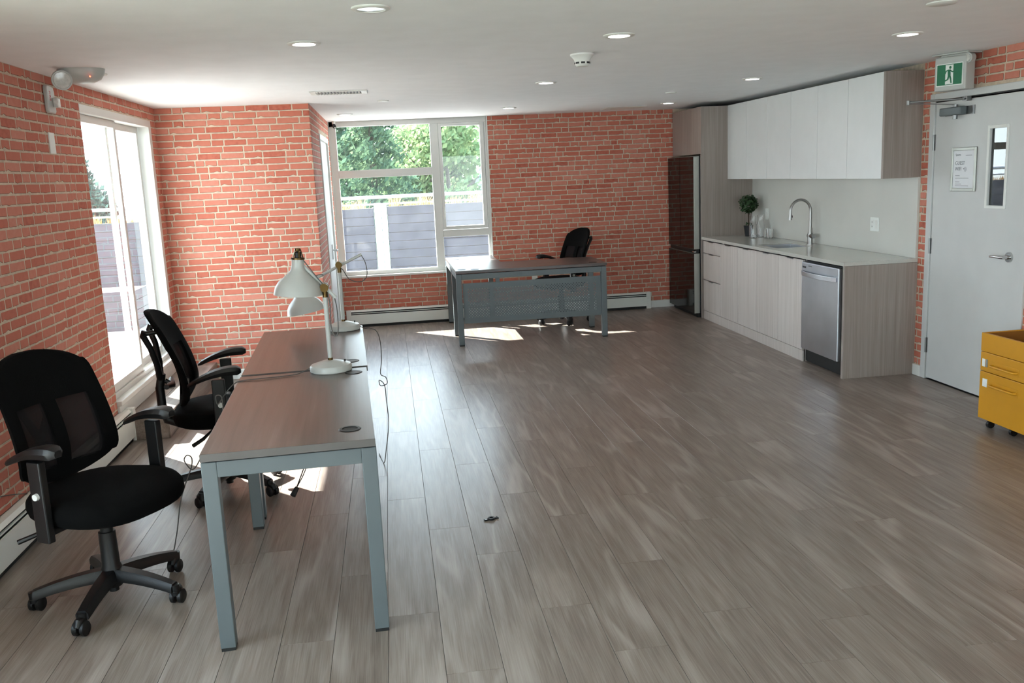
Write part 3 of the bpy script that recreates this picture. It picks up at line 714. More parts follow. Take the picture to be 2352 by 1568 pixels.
# ------------------------------------------------------------------ desks
def desk_frame(t, W_, L_, z, fw=.055, feet=True):
    """W_ along x, L_ along y; origin front-left corner"""
    for y in (0, L_-fw):
        for x in (0, W_-fw):
            lg = boxes((x, x+fw, y, y+fw, .012, z)).build('leg', 'desk_metal', t, bev=.003)
            boxes((x+.002, x+fw-.002, y+.002, y+fw-.002, 0, .0118)).build('foot', 'dark', lg)
        boxes((fw, W_-fw, y+.001, y+fw-.001, z-.058, z)).build('end_rail', 'desk_metal', t, bev=.002)
    for x in (.004, W_-.034): boxes((x, x+.03, fw, L_-fw, z-.05, z-.004)).build('side_rail', 'desk_metal', t, bev=.002)
    for x in (W_*.28, W_*.7):
        for y in (.02, L_-.045): boxes((x, x+.03, y, y+.03, z, z+.0068)).build('spacer', 'chrome', t)
def grommet(t, x, y, z, open_):
    m = MB(); m.lathe([(.030, 0), (.030, .0025), (.040, .0025), (.043, .0)], n=28, mat=Matrix.Translation((x, y, z)))
    o = m.build('grommet', 'black_plastic', t, smooth=True)
    m = MB(); m.cyl((x, y, z-.028 if open_ else z+.0003), (x, y, z+.0003 if open_ else z+.002), .0302, n=28)
    m.build('cap', 'dark' if open_ else 'black_plastic', o, smooth=True)  # when open, a dark plug stands in for the shade inside the hole
def desk_top(t, x0, x1, y0, y1, z0, z1, mat):
    boxes((x0, x1, y0, y1, z0, z1)).build('tabletop', mat, t, bev=.0015)
a1 = .0453
d1 = thing('desk', 'grey-brown wood-grain desk on pale metal legs, nearest the viewer', 'desk', (-.7245, 3.197, 0), a1, 'pair of desks along the left')
desk_frame(d1, .622, 1.262, .7305)
desk_top(d1, .002, .620, -.012, 1.30, .7375, .766, DESKTOP)
boxes((.002, .620, -.0135, -.0121, .7378, .7657)).build('edge_band', 'edge_grey', d1)
grommet(d1, .53, .15, .7661, True); grommet(d1, .555, 1.19, .7661, False)
d2 = thing('desk', 'second grey-brown wood-grain desk holding the far white lamp', 'desk', (-.785, 4.535, 0), a1, 'pair of desks along the left')
desk_frame(d2, .622, 1.30, .7305)
desk_top(d2, .002, .626, 0.0, 1.33, .7375, .766, DESKTOP)
boxes((.002, .626, -.0014, -.0001, .7378, .7657)).build('edge_band', 'edge_grey', d2)
grommet(d2, .545, .15, .7661, False); grommet(d2, .545, 1.14, .7661, False)
# far L-shaped desk
d3 = thing('corner_desk', 'L-shaped dark desk with perforated grey modesty panel by the back window', 'desk', (.622, 8.945, 0))
fw, z = .055, .7305
def legm(x, y):
    lg = boxes((x, x+fw, y, y+fw, .012, z)).build('leg', 'desk_metal', d3, bev=.003); boxes((x+.002, x+fw-.002, y+.002, y+fw-.002, 0, .0118)).build('foot', 'dark', lg)
for x, y in ((0, 0), (1.483, 0), (0, .62), (1.483, .60), (0, 1.54), (.49, 1.54)): legm(x, y)
boxes((fw, 1.483, .002, fw-.002, z-.055, z)).build('end_rail', 'desk_metal', d3, bev=.002)
boxes((fw, 1.483, .622, .655, z-.055, z)).build('end_rail', 'desk_metal', d3, bev=.002)
boxes((.003, fw-.003, fw, 1.54, z-.055, z), (1.486, 1.535, fw, .6, z-.055, z), (.493, .54, .675, 1.54, z-.055, z), (fw, .49, 1.543, 1.59, z-.055, z)).build('side_rail', 'desk_metal', d3, bev=.002)
boxes((0, 1.545, -.006, .725, .7375, .766)).build('tabletop', DESKTOP3, d3, bev=.0015)
boxes((0.0, .545, .7255, 1.60, .7375, .766)).build('return_top', DESKTOP3, d3, bev=.0015)
for x, y in ((.07, .12), (.2, .02+.06), (1.42, .1), (.1, 1.3)): grommet(d3, x, y, .7661, False)
boxes((.40, .44, .02, .05, .63, z-.055), (1.36, 1.40, .02, .05, .63, z-.055)).build('panel_bracket', 'desk_metal', d3, bev=.002)
# perforated sheet, every hole cut
px0, px1, pz0, pz1, py = .062, 1.480, .228, .636, .022
m = MB(); cell = .0142; nx = int((px1-px0-.09)/cell); nz = int((pz1-pz0-.10)/cell); gx0 = px0+(px1-px0-nx*cell)/2; gz0 = pz0+(pz1-pz0-nz*cell)/2
def q4(x0, x1, z0, z1): m.add([(x0, py, z0), (x1, py, z0), (x1, py, z1), (x0, py, z1)], [(0, 1, 2, 3)])
q4(px0, gx0, pz0, pz1); q4(gx0+nx*cell, px1, pz0, pz1); q4(gx0, gx0+nx*cell, pz0, gz0); q4(gx0, gx0+nx*cell, gz0+nz*cell, pz1)
for i in range(nx):
    for j in range(nz):
        x0, z0 = gx0+i*cell, gz0+j*cell
        if (i+j) % 2: q4(x0, x0+cell, z0, z0+cell); continue
        cx_, cz_ = x0+cell/2, z0+cell/2; r_ = cell*.30; vs = [(x0, py, z0), (x0+cell, py, z0), (x0+cell, py, z0+cell), (x0, py, z0+cell)]
        ring = [(cx_+r_*math.cos(PI*(k/4-.75)), py, cz_+r_*math.sin(PI*(k/4-.75))) for k in range(8)]
        m.add(vs+ring, [(0, 1, 6, 5, 4), (1, 2, 8, 7, 6), (2, 3, 10, 9, 8), (3, 0, 4, 11, 10)])
m.build('modesty_panel', 'desk_metal', d3, fix=False)

# ------------------------------------------------------------------ task chairs (local +x is forward)
def chair(name, label, loc, rotz, legrot=0, group=None):
    t = thing(name, label, 'chair', loc, rotz, group)
    m = MB(); m.lathe([(.020, .055), (.036, .058), (.052, .085), (.047, .125), (.036, .155), (.034, .30), (.026, .302), (.026, .40)], n=24, capb=True, capt=True)
    m.cyl((0, 0, .035), (0, 0, .058), .02, n=16); m.build('column', 'black_plastic', t, smooth=True)
    for k in range(5):
        a = legrot+2*PI*k/5; R_ = Matrix.Rotation(a, 4, 'Z'); m = MB(); n = 9; sec = []
        for i in range(n):
            u = i/(n-1); x = .03+.275*u; zc = .112-.006*u-.032*u*u; wv = .036-.011*u; hv = .027-.007*u
            sec.append([R_ @ Vector((x, s_*wv*cw, zc+hv*ch)) for s_, cw, ch in ((1, 1, -.8), (1, 1, .3), (1, .6, 1), (-1, .6, 1), (-1, 1, .3), (-1, 1, -.8))])
        vs = [p for r_ in sec for p in r_]; fs = [(i*6+k_, i*6+(k_+1) % 6, (i+1)*6+(k_+1) % 6, (i+1)*6+k_) for i in range(n-1) for k_ in range(6)]
        fs += [tuple(range(6))[::-1], tuple((n-1)*6+k_ for k_ in range(6))]
        m.add(vs, fs); m.cyl(R_ @ Vector((.305, 0, .042)), R_ @ Vector((.305, 0, .088)), .017, .019, n=14)
        lg = m.build('leg', 'black_plastic', t, smooth=True)
        ca = a+1.1+k*1.9; C_ = Matrix.Translation(R_ @ Vector((.305, 0, 0))) @ Matrix.Rotation(ca, 4, 'Z'); m = MB()
        for s_ in (-1, 1):
            w0, w1 = C_ @ Vector((-.016, s_*.006, .030)), C_ @ Vector((-.016, s_*.027, .030)); m.tube([w0, w0.lerp(w1, .2), w0.lerp(w1, .8), w1], [.025, .0295, .0295, .024], n=18)
        m.tube([C_ @ Vector((-.042, 0, .042)), C_ @ Vector((-.028, 0, .060)), C_ @ Vector((-.004, 0, .064)), C_ @ Vector((.01, 0, .050))], [.012, .017, .018, .014], n=10)
        m.build('caster', 'black_plastic', lg, smooth=True)
    boxes((-.12, .10, -.075, .075, .395, .428), (-.03, .14, -.02, .02, .385, .40)).build('mechanism', 'black_plastic', t, bev=.01)
    m = MB(); m.cyl((.05, -.07, .39), (.05, -.11, .385), .026, n=16); m.build('tension_knob', 'black_plastic', t, smooth=True)
    m = MB(); m.tube([(-.03, -.07, .405), (-.05, -.20, .40), (-.09, -.26, .375), (-.14, -.30, .355)], [.006, .006, .010, .011], n=8); m.build('lever', 'black_plastic', t, smooth=True)
    # seat: superellipse cushion with waterfall front
    m = MB(); nr = 36; rings = []
    prof = [(.0, .412), (.60, .412), (.88, .416), (.97, .430), (1.0, .458), (.99, .484), (.94, .503), (.80, .514), (.5, .512), (.2, .506)]
    for q, z_ in prof:
        ring = []
        for k in range(nr):
            tt = 2*PI*k/nr; c_, s_ = math.cos(tt), math.sin(tt); e_ = 2/2.7
            x = .280*abs(c_)**e_*(1 if c_ > 0 else -1)*q; y = .288*abs(s_)**e_*(1 if s_ > 0 else -1)*q
            y *= (1-.10*(.5-x/.53) if x < 0 else 1)
            ring.append((x+.02, y, z_-(.022*max(0, x/.265)**3 if z_ > .44 else .012*max(0, x/.265)**3)))
        rings.append(ring)
    vs = [p for r_ in rings for p in r_]; fs = [(i*nr+k, i*nr+(k+1) % nr, (i+1)*nr+(k+1) % nr, (i+1)*nr+k) for i in range(len(prof)-1) for k in range(nr)]
    fs.append(tuple((len(prof)-1)*nr+k for k in range(nr)))
    m.add(vs, fs); m.build('seat', 'black_fabric', t, smooth=True)
    # backrest: curved surface S(u,v)
    def bx(z_, y): # forward position of back surface
        tz = (z_-.52)/.53; return -.205+.035*math.sin(min(max(tz, 0), 1)*PI*.75)*(1-tz)-.175*max(0, tz-.22)**1.35+.055*(abs(y)/.25)**2
    def halfw(tz): # outline half width from bottom (0) to top (1)
        wv = .25-.018*tz
        if tz < .20: wv *= max(.25, (1-((.20-tz)/.20)**2.6)**.5)
        if tz > .78: wv *= max(.22, max(0, 1-((tz-.78)/.22)**2.8)**.45)
        return wv
    Z0, ZH = .52, .535
    NV, NU = 40, 16
    m = MB(); grid = []
    for i in range(NV+1):
        tz = .5-.5*math.cos(PI*i/NV); wv = halfw(tz); z_ = Z0+ZH*tz
        row = []
        for j in range(NU+1):
            y = wv*(2*j/NU-1); zz = z_-(.02*(abs(y)/.25)**3 if tz > .9 else 0)+(.02*(abs(y)/.25)**3 if tz < .1 else 0)
            row.append(Vector((bx(zz, y), y, zz)))
        grid.append(row)
    def ispanel(i, j): return 9 <= i < 23 and 2 <= j < NU-2 and j not in (7, 8)
    fr = MB(); pn = MB()
    for (mb, test, th) in ((fr, lambda i, j: not ispanel(i, j), .016), (pn, ispanel, .002)):
        idx = {}
        def vid(i, j, side):
            k = (i, j, side)
            if k not in idx:
                idx[k] = len(mb.v); edge = (i in (0, NV) or j in (0, NU)); mb.v.append(grid[i][j]+Vector((side*(th if not edge else th*.45), 0, 0)))
            return idx[k]
        for i in range(NV):
            for j in range(NU):
                if not test(i, j): continue
                for side in (-1, 1): mb.f.append((vid(i, j, side), vid(i, j+1, side), vid(i+1, j+1, side), vid(i+1, j, side))); mb.mi.append(0)
                for (di, dj, a_, b_) in ((-1, 0, (i, j), (i, j+1)), (1, 0, (i+1, j), (i+1, j+1)), (0, -1, (i, j), (i+1, j)), (0, 1, (i, j+1), (i+1, j+1))):
                    ni, nj = i+di, j+dj
                    if not (0 <= ni < NV and 0 <= nj < NU) or not test(ni, nj):
                        mb.f.append((vid(*a_, -1), vid(*b_, -1), vid(*b_, 1), vid(*a_, 1))); mb.mi.append(0)
    bk = fr.build('backrest', 'black_fabric', t, smooth=True); pn.build('mesh_panel', 'chair_mesh', bk, smooth=True)
    # Y-shaped support behind
    m = MB()
    m.tube([(-.10, 0, .405), (-.22, 0, .41), (-.292, 0, .44), (-.315, 0, .52), (-.315, 0, .62), (-.298, 0, .70)], [.028, .028, .028, .025, .024, .022], n=12)
    for s_ in (-1, 1): m.tube([(-.306, 0, .66), (-.308, s_*.045, .76), (-.325, s_*.09, .86), (-.352, s_*.115, .935), (-.340, s_*.12, .955)], [.019, .017, .016, .017, .019], n=10); m.tube([(-.345, s_*.12, .945), (bx(.96, .12)-.005, s_*.12, .95)], [.014, .012], n=10)
    m.build('back_support', 'black_plastic', t, smooth=True)
    m = MB(); m.tube([(-.265, -.11, .645), (-.255, 0, .63), (-.265, .11, .645)], [.014, .024, .014], n=10); m.tube([(-.285, 0, .66), (-.25, 0, .635)], .014, n=8); m.build('lumbar_support', 'black_plastic', t, smooth=True)
    for s_ in (-1, 1):
        m = MB(); m.tube([(0, s_*.10, .415), (.01, s_*.20, .405), (.02, s_*.275, .41), (.02, s_*.296, .43)], [.018, .018, .020, .020], n=10)
        m.box(-.014, .052, s_*.30-.016, s_*.30+.016, .375, .70)
        ar = m.build('armrest', 'black_plastic', t, bev=.006)
        m = MB(); n = 15; sec = []
        for i in range(n):
            u = i/(n-1); x = -.135+.275*u; z_ = .748+.030*math.sin(min(1, u*1.15)*PI*.5)-.040*(1-u)**2.2-.010*u**4; wv = (.026+.022*math.sin(u*PI*.9)); hv = .010+.012*min(1, u*1.3)
            if i in (0, n-1): wv *= .55; hv *= .55
            sec.append([Vector((x, s_*.295+wv*cw, z_-.03+hv*ch)) for cw, ch in ((-.8, -1), (.8, -1), (1, 0), (.75, .9), (0, 1.15), (-.75, .9), (-1, 0))])
        k7 = 7; vs = [p for r_ in sec for p in r_]; fs = [(i*k7+k, i*k7+(k+1) % k7, (i+1)*k7+(k+1) % k7, (i+1)*k7+k) for i in range(n-1) for k in range(k7)]
        fs += [tuple(range(k7))[::-1], tuple((n-1)*k7+k for k in range(k7))]
        m.add(vs, fs); m.build('arm_pad', 'black_plastic', ar, smooth=True)
        m = MB(); m.cyl((.022, s_*.315, .565), (.022, s_*.328, .565), .014, .013, n=16); m.build('height_knob', 'frame_white', ar, smooth=True)
    return t
s = NT('chair_mesh'); tr = s.n('ShaderNodeBsdfTransparent'); df = s.n('ShaderNodeBsdfDiffuse'); df.inputs[0].default_value = (.018, .016, .017, 1)
mx = s.n('ShaderNodeMixShader'); mx.inputs[0].default_value = .84; s.l(tr.outputs[0], mx.inputs[1]); s.l(df.outputs[0], mx.inputs[2]); s.l(mx.outputs[0], s.out.inputs[0]); MT['chair_mesh'] = s.m
G = 'black mesh-back task chairs'
chair1 = chair('task_chair', 'black mesh-back task chair nearest the viewer at the left edge', (-1.26, 3.77, 0), math.radians(-30), math.radians(222), G)
chair2 = dup(chair1, (-1.00, 5.09, 0), math.radians(6), 'black task chair seen side-on at the desks in front of the glass door', G)
for ch in chair2.children:
    if ch.name.startswith('leg'): ch.rotation_euler = (0, 0, math.radians(24))
dup(chair1, (1.89, 10.04, 0), math.radians(200), 'black task chair behind the far corner desk', G)

# ------------------------------------------------------------------ desk lamps (local -x is the shade side)
def lamp(label, loc, rotz, arm0, arm1, shade_c, tilt, group, stem_h=.40, cordpts=None):
    """arm0: rear end, arm1: shade end, both relative to the base"""
    t = thing('desk_lamp', label, 'lamp', loc, rotz, group)
    m = MB(); m.lathe([(.100, 0), (.104, .004), (.104, .024), (.098, .033), (.045, .050), (.012, .055)], n=36, capb=True, capt=True); bs = m.build('base', 'lamp_white', t, smooth=True)
    m = MB(); m.cyl((.07, .02, .041), (.07, .02, .05), .005, n=10); m.build('switch', 'dark', bs)
    m = MB(); m.cyl((0, 0, .055), (0, 0, stem_h), .0115, .0115, n=16); st_ = m.build('stem', 'lamp_white', t, smooth=True)
    for ca_, cb_ in ((.052, .066), (stem_h-.02, stem_h+.01)): m = MB(); m.cyl((0, 0, ca_), (0, 0, cb_), .013, n=16); m.build('collar', 'brass', st_, smooth=True)
    J = Vector((0, 0, stem_h+.03)); m = MB(); m.cyl(J+Vector((0, -.03, 0)), J+Vector((0, -.012, 0)), .021, n=20); m.cyl(J+Vector((0, .012, 0)), J+Vector((0, .03, 0)), .021, n=20); m.build('joint', 'brass', t, smooth=True)
    m = MB(); m.cyl(J+Vector((0, -.012, 0)), J+Vector((0, .012, 0)), .019, n=16); m.box(-.008, .008, -.008, .008, stem_h+.005, stem_h+.03); m.build('knuckle', 'dark', t, smooth=True)
    m = MB(); m.tube([arm0, arm1], .009, n=12); m.build('arm', 'lamp_white', t, smooth=True)
    sc_ = Vector(shade_c); mt = Matrix.Translation(sc_) @ Matrix.Rotation(tilt, 4, 'Y')
    pr = [(.119, 0), (.118, .004), (.112, .035), (.096, .062), (.062, .092), (.038, .118), (.031, .140), (.030, .172)]
    m = MB(); m.lathe([(r_+.0, z_) for r_, z_ in pr]+[(r_-.002, z_) for r_, z_ in pr[::-1]], n=40, mat=mt); sh = m.build('shade', 'lamp_white', t, smooth=True)
    m = MB(); m.lathe([(.031, .172), (.033, .172), (.033, .180), (.005, .182)], n=24, mat=mt)
    for k in range(4):
        a = k*PI/2+.4; m.bar(mt @ Vector((.026*math.cos(a), .026*math.sin(a), .178)), mt @ Vector((.012*math.cos(a), .012*math.sin(a), .222)), .008, .004)
    m.lathe([(.0, .228), (.014, .226), (.015, .216), (.013, .214)], n=16, mat=mt); m.build('shade_cap', 'brass', sh, smooth=True)
    m = MB(); m.lathe([(.017, .180), (.017, .205), (.008, .212)], n=16, mat=mt, capt=True); m.build('socket', 'dark', sh, smooth=True)
    m = MB(); q = Vector(arm1); top = mt @ Vector((0, 0, .222)); m.tube([q, q.lerp(top, .5)+Vector((0, 0, .01)), top], .006, n=8); m.build('yoke', 'brass', sh, smooth=True)
    for cp in (cordpts or []): 
        cpts = smooth_path(cp); m = MB(); m.tube(cpts, .0028, n=6); m.build('cord', 'cord', t, smooth=True)
    return t
def smooth_path(P, n=6):
    P = [Vector(p) for p in P]; out_ = []
    for i in range(len(P)-1):
        p0, p1, p2, p3 = P[max(i-1, 0)], P[i], P[i+1], P[min(i+2, len(P)-1)]
        for k in range(n):
            t = k/n; out_.append(.5*((2*p1)+(-p0+p2)*t+(2*p0-5*p1+4*p2-p3)*t*t+(-p0+3*p1-3*p2+p3)*t**3))
    out_.append(P[-1]); return out_
GL = 'white dome-shade desk lamps'
L1 = Vector((-.338, 4.50, .766))
def rel(p, L): return tuple(Vector(p)-L)
c1 = [rel(p, L1) for p in ((-.44, 4.47, .790), (-.50, 4.44, .772), (-.58, 4.42, .770), (-.68, 4.40, .771), (-.765, 4.39, .768), (-.80, 4.36, .755), (-.845, 4.36, .705), (-.87, 4.33, .675), (-.875, 4.33, .715), (-.852, 4.33, .715), (-.845, 4.32, .68), (-.85, 4.30, .62), (-.90, 4.30, .54), (-.955, 4.30, .45), (-.995, 4.30, .385), (-1.02, 4.30, .375), (-1.045, 4.30, .42), (-1.03, 4.30, .445), (-1.01, 4.30, .43), (-1.016, 4.30, .385), (-1.045, 4.30, .32), (-1.08, 4.28, .22), (-1.10, 4.22, .08), (-1.12, 4.15, .006), (-1.2, 4.1, .006))]
lamp('white dome-shade desk lamp on the nearest desk, shade held high', L1, 0, (.052, 0, .365), (-.115, 0, .555), (-.128, .0, .392), math.radians(4), GL, .39,
     [[(.045, -.004, .37), (.053, -.004, .30), (.05, -.01, .20), (.035, -.01, .175), (.018, -.008, .22), (.02, 0, .34), (.012, 0, .40)], c1, [(-.115, 0, .60), (-.09, -.01, .56), (-.03, -.01, .47), (0, -.01, .43)]])
L2 = Vector((-.332, 5.76, .766))
c2 = [rel(p, L2) for p in ((-.23, 5.74, .785), (-.20, 5.72, .772), (-.17, 5.69, .776), (-.125, 5.62, .765), (-.105, 5.56, .70), (-.105, 5.50, .60), (-.115, 5.44, .53), (-.085, 5.42, .51), (-.08, 5.42, .47), (-.12, 5.42, .46), (-.125, 5.40, .50), (-.095, 5.38, .47), (-.09, 5.36, .38), (-.085, 5.32, .25), (-.11, 5.28, .10), (-.13, 5.30, .006), (-.16, 5.5, .006))]
lamp('white dome-shade desk lamp on the second desk, shade hanging low', L2, 0, (.145, 0, .472), (-.20, 0, .315), (-.226, .0, .130), math.radians(-9), GL, .385,
     [[(.14, 0, .47), (.165, -.005, .42), (.17, -.005, .34), (.13, -.005, .30), (.06, -.005, .32), (.02, 0, .385), (.01, 0, .38)], c2, [(-.19, -.008, .345), (-.12, -.01, .36), (-.10, -.01, .355)]])
# loose lamp plug lead under the desk
t = thing('power_lead', 'black plug lead dangling beneath the nearest desk', 'cable', (-.5, 4.35, 0))
m = MB(); m.tube(smooth_path([(.12, .45, .62), (.05, .30, .42), (-.02, .14, .26), (-.05, .04, .20)]), .0028, n=6); m.tube(smooth_path([(.10, .45, .64), (.04, .30, .45), (0, .16, .28), (-.05, .04, .20)]), .0025, n=6); m.build('lead', 'cord_dark', t, smooth=True)
m = MB(); m.cyl((-.045, .045, .205), (-.065, .015, .175), .011, .015, n=12); m.build('plug', 'cord_dark', t, smooth=True)
t = thing('power_lead', 'thin grey wire running up the brick wall behind the front chair', 'cable', (XL, 4.3, 0))
m = MB(); m.tube(smooth_path([(.004, -.2, .33), (.004, 0, .315), (.006, .2, .26), (.01, .3, .225)]), .0025, n=6); m.build('lead', 'cord', t, smooth=True)

# ------------------------------------------------------------------ mustard pedestal
yc = thing('pedestal_cabinet', 'mustard yellow rolling file pedestal with open top tray', 'cabinet', (3.585, 4.775, 0))
z0, z1 = .058, .603
boxes((.02, .40, -.27, -.255, z0, z1), (.02, .40, .255, .27, z0, z1), (.385, .40, -.255, .255, z0, z1), (.02, .385, -.255, .255, z0, z0+.012), (.02, .385, -.255, .255, .475, .487)).build('body', 'yellow', yc, bev=.002)
boxes((.0, .0195, -.27, .27, .488, z1)).build('tray_front', 'yellow', yc, bev=.003)
boxes((.0202, .0215, -.254, .254, .488, z1-.004), (.36, .384, -.254, .254, .488, z1-.004), (.0216, .36, .250, .2545, .488, z1-.004)).build('tray_lining', 'yellow_in', yc)
for a, b, nm in ((.366, .485, 'drawer'), (z0+.004, .362, 'drawer')):
    dr = boxes((.0, .0195, -.268, .268, a, b)).build(nm, 'yellow', yc, bev=.003)
    hz = b-.072
    boxes((-.0015, .0, -.085, .165, hz-.022, hz+.024)).build('recess_plate', 'yellow', dr, bev=.0006)
    m = MB(); m.tube([(-.002, -.07, hz), (-.022, -.066, hz), (-.024, -.05, hz), (-.024, .13, hz), (-.022, .146, hz), (-.002, .15, hz)], .0075, n=10); m.build('handle', 'yellow', dr, smooth=True)
    if a > .3:
        boxes((-.003, -.0, .222, .248, hz-.018, hz+.03)).build('label_holder', 'sign_white', dr); boxes((-.003, -.0, .198, .214, hz-.018, hz+.03)).build('lock', 'fridge_trim', dr)
    else: boxes((-.004, -.0, .195, .235, hz-.02, hz+.03)).build('label_holder', 'sign_white', dr)
for x, y in ((.05, .215), (.05, -.2), (.35, .215), (.35, -.2), (.07, .03)):
    m = MB(); m.cyl((x, y-.011, .023), (x, y+.011, .023), .023, n=18); m.cyl((x, y, .03), (x, y, z0), .009, n=10); m.build('caster', 'black_plastic', yc, smooth=True)

# ------------------------------------------------------------------ ceiling fittings
def ring(m, r0, r1, z0_, z1_): m.lathe([(r1, 0), (r1, z0_), (r0, z1_), (r0, 0)], n=32)
GD = 'lit recessed downlights'
dls = [(-.354, 4.693, 'lit recessed ceiling downlight at the left above the desks'), (1.229, 4.688, 'lit recessed downlight just in front of the smoke detector'), (2.948, 4.917, 'lit recessed downlight at the right, near the exit sign'), (1.255, 6.998, 'lit recessed downlight in the middle of the room, behind the smoke detector'),
       (2.993, 7.22, 'lit recessed downlight beside the white wall cabinets'), (1.30, 9.483, 'small lit downlight near the back wall, right of the window'), (3.046, 9.616, 'small lit downlight in front of the fridge cabinet'), (-.372, 9.58, 'small lit downlight above the back window, at its left')]
for x, y, lb in dls:
    t = thing('downlight', lb, 'ceiling light', (x, y, H-.008), 0, GD)
    m = MB(); m.lathe([(.082, .008), (.082, .004), (.076, 0), (.056, .0), (.054, .0075)], n=32); m.build('trim_ring', 'white_paint', t, smooth=True)
    m = MB(); m.lathe([(0.0, .003), (.050, .003), (.0545, .0075)], n=32); m.build('diffuser', 'bulb', t)
def disc(x, y, r, label, name, cat, th=.008):
    m = MB(); m.lathe([(r, 0), (r, -th*.5), (r*.9, -th), (0, -th)], n=32); o = m.build(name, 'white_paint', None, smooth=True); o.location = (x, y, H); tag(o, label, cat); return o
t = thing('ceiling_speaker', 'round white ceiling fitting at the top edge of the picture', 'ceiling fitting', (-.015, 3.80, H-.010))
m = MB(); m.lathe([(.078, .010), (.078, .004), (.070, 0), (.058, .0), (.056, .003)], n=32); m.build('trim_ring', 'white_paint', t, smooth=True)
m = MB(); m.lathe([(0, .002), (.056, .0035)], n=24); m.build('face', 'lens', t)
disc(.02, 8.131, .05, 'flat white sprinkler cover disc near the air grille', 'sprinkler_cover', 'ceiling fitting')
disc(2.654, 8.295, .05, 'flat white sprinkler cover disc near the fridge cabinet', 'sprinkler_cover', 'ceiling fitting')
disc(2.54, 3.97, .065, 'flat white sprinkler cover disc at the top right edge', 'sprinkler_cover', 'ceiling fitting')
disc(-1.60, 5.68, .04, 'tiny white cover disc beside the emergency light', 'sprinkler_cover', 'ceiling fitting')
o = boxes((2.47, 2.9, 9.93, 10.33, H-.006, H-.0005)).build('access_panel', 'white_paint', bev=.002); tag(o, 'flat white square access panel in the ceiling by the back wall', 'ceiling panel')
t = thing('smoke_detector', 'white conical smoke detector on the ceiling', 'smoke detector', (1.19, 5.40, H))
m = MB(); m.lathe([(.070, 0), (.070, -.010), (.062, -.016), (.050, -.030), (.045, -.045), (.044, -.060), (.034, -.070), (0, -.072)], n=32); m.build('housing', 'white_paint', t, smooth=True)
m = MB()
for k in range(8):
    a = k*PI/4-.9; m.bar((.0455*math.cos(a-.25), .0455*math.sin(a-.25), -.052), (.0455*math.cos(a+.25), .0455*math.sin(a+.25), -.052), .004, .010)
m.build('vents', 'dark', t)
t = thing('air_grille', 'white rectangular ceiling air grille with short louvres', 'vent', (-.315, 7.23, H-.008))
boxes((-.215, .215, -.125, -.098, 0, .0075), (-.215, .215, .098, .125, 0, .0075), (-.215, -.17, -.098, .098, 0, .0075), (.17, .215, -.098, .098, 0, .0075)).build('frame', 'white_paint', t, bev=.002)
boxes((-.17, .17, -.098, .098, .005, .0072)).build('duct_dark', 'dark', t)
for i in range(14):
    x = -.16+i*.0242; mm = boxes((-.002, .002, -.097, .097, -.006, .006)); o = mm.build('louvre', 'white_paint', t); o.location = (x, 0, .001); o.rotation_euler = (0, .6, 0)
# emergency light on ceiling
t = thing('emergency_light', 'white ceiling emergency light with one round lamp head and red indicator', 'emergency light', (-1.64, 5.44, H))
m = MB(); n = 20
pr = [(1.0, 0), (1.0, -.008), (.96, -.030), (.80, -.058), (.5, -.075), (0, -.080)]; nr = 28
vs = [];
for q, z_ in pr:
    for k in range(nr):
        a = 2*PI*k/nr; vs.append((.125*q*math.cos(a)+.01, .085*q*math.sin(a), z_))
m.add(vs, [(i*nr+k, i*nr+(k+1) % nr, (i+1)*nr+(k+1) % nr, (i+1)*nr+k) for i in range(len(pr)-1) for k in range(nr)]); m.build('housing', 'lamp_white', t, smooth=True)
m = MB(); c_ = Vector((-.075, -.075, -.062)); dd = Vector((.42, -.86, -.20)).normalized()
m.tube([c_-dd*.03, c_-dd*.01, c_+dd*.012, c_+dd*.02], [.030, .048, .054, .052], n=24); hd = m.build('lamp_head', 'lamp_white', t, smooth=True)
m = MB(); m.tube([c_+dd*.019, c_+dd*.025, c_+dd*.028], [.046, .043, .020], n=24); m.build('lens', 'lens', hd, smooth=True)
m = MB(); m.cyl((.075, -.075, -.048), (.078, -.082, -.050), .004, n=8); m.build('indicator', 'led', t)
# fire strobe on left wall
t = thing('fire_strobe', 'white wall fire strobe with red lettering near the ceiling', 'alarm', (XL+.003, 5.655, 2.232))
m = MB(); m.prism([(-.06, -.068), (-.045, -.078), (.045, -.078), (.06, -.068), (.06, .05), (.045, .07), (.02, .078), (-.045, .078), (-.06, .068)], 0, .022, 0, Matrix(((0, 0, 1, 0), (1, 0, 0, 0), (0, 1, 0, 0), (0, 0, 0, 1)))); m.build('housing', 'lamp_white', t, bev=.006)
boxes((.022, .052, .010, .055, -.045, .010)).build('strobe_lens', 'lens', t, bev=.006)
text('FIRE', .032, MT['red'], t, Matrix(((0, 0, 1, .0222), (0, 1, 0, -.030), (-1, 0, 0, .048), (0, 0, 0, 1))) , ext=.0005)
o = boxes((XL+.002, XL+.010, 5.585, 5.665, 1.925, 2.045)).build('blank_plate', 'sign_white', bev=.002); tag(o, 'blank white wall plate below the fire strobe', 'wall plate')
# little camera at the window corner
t = thing('security_camera', 'tiny black and white security camera at the top left of the back window', 'camera', (-.545, 10.60, 2.33))
m = MB(); m.cyl((0, 0, .037), (0, 0, .0), .02, .018, n=16); m.build('mount', 'white_paint', t, smooth=True)
m = MB(); m.tube([(.0, .02, .0), (0, -.005, -.012), (.012, -.03, -.035)], [.014, .022, .018], n=16); m.build('body', 'dark', t, smooth=True)
m = MB(); m.cyl((.012, -.031, -.035), (.014, -.036, -.038), .009, n=14); m.build('lens', 'lens', t)
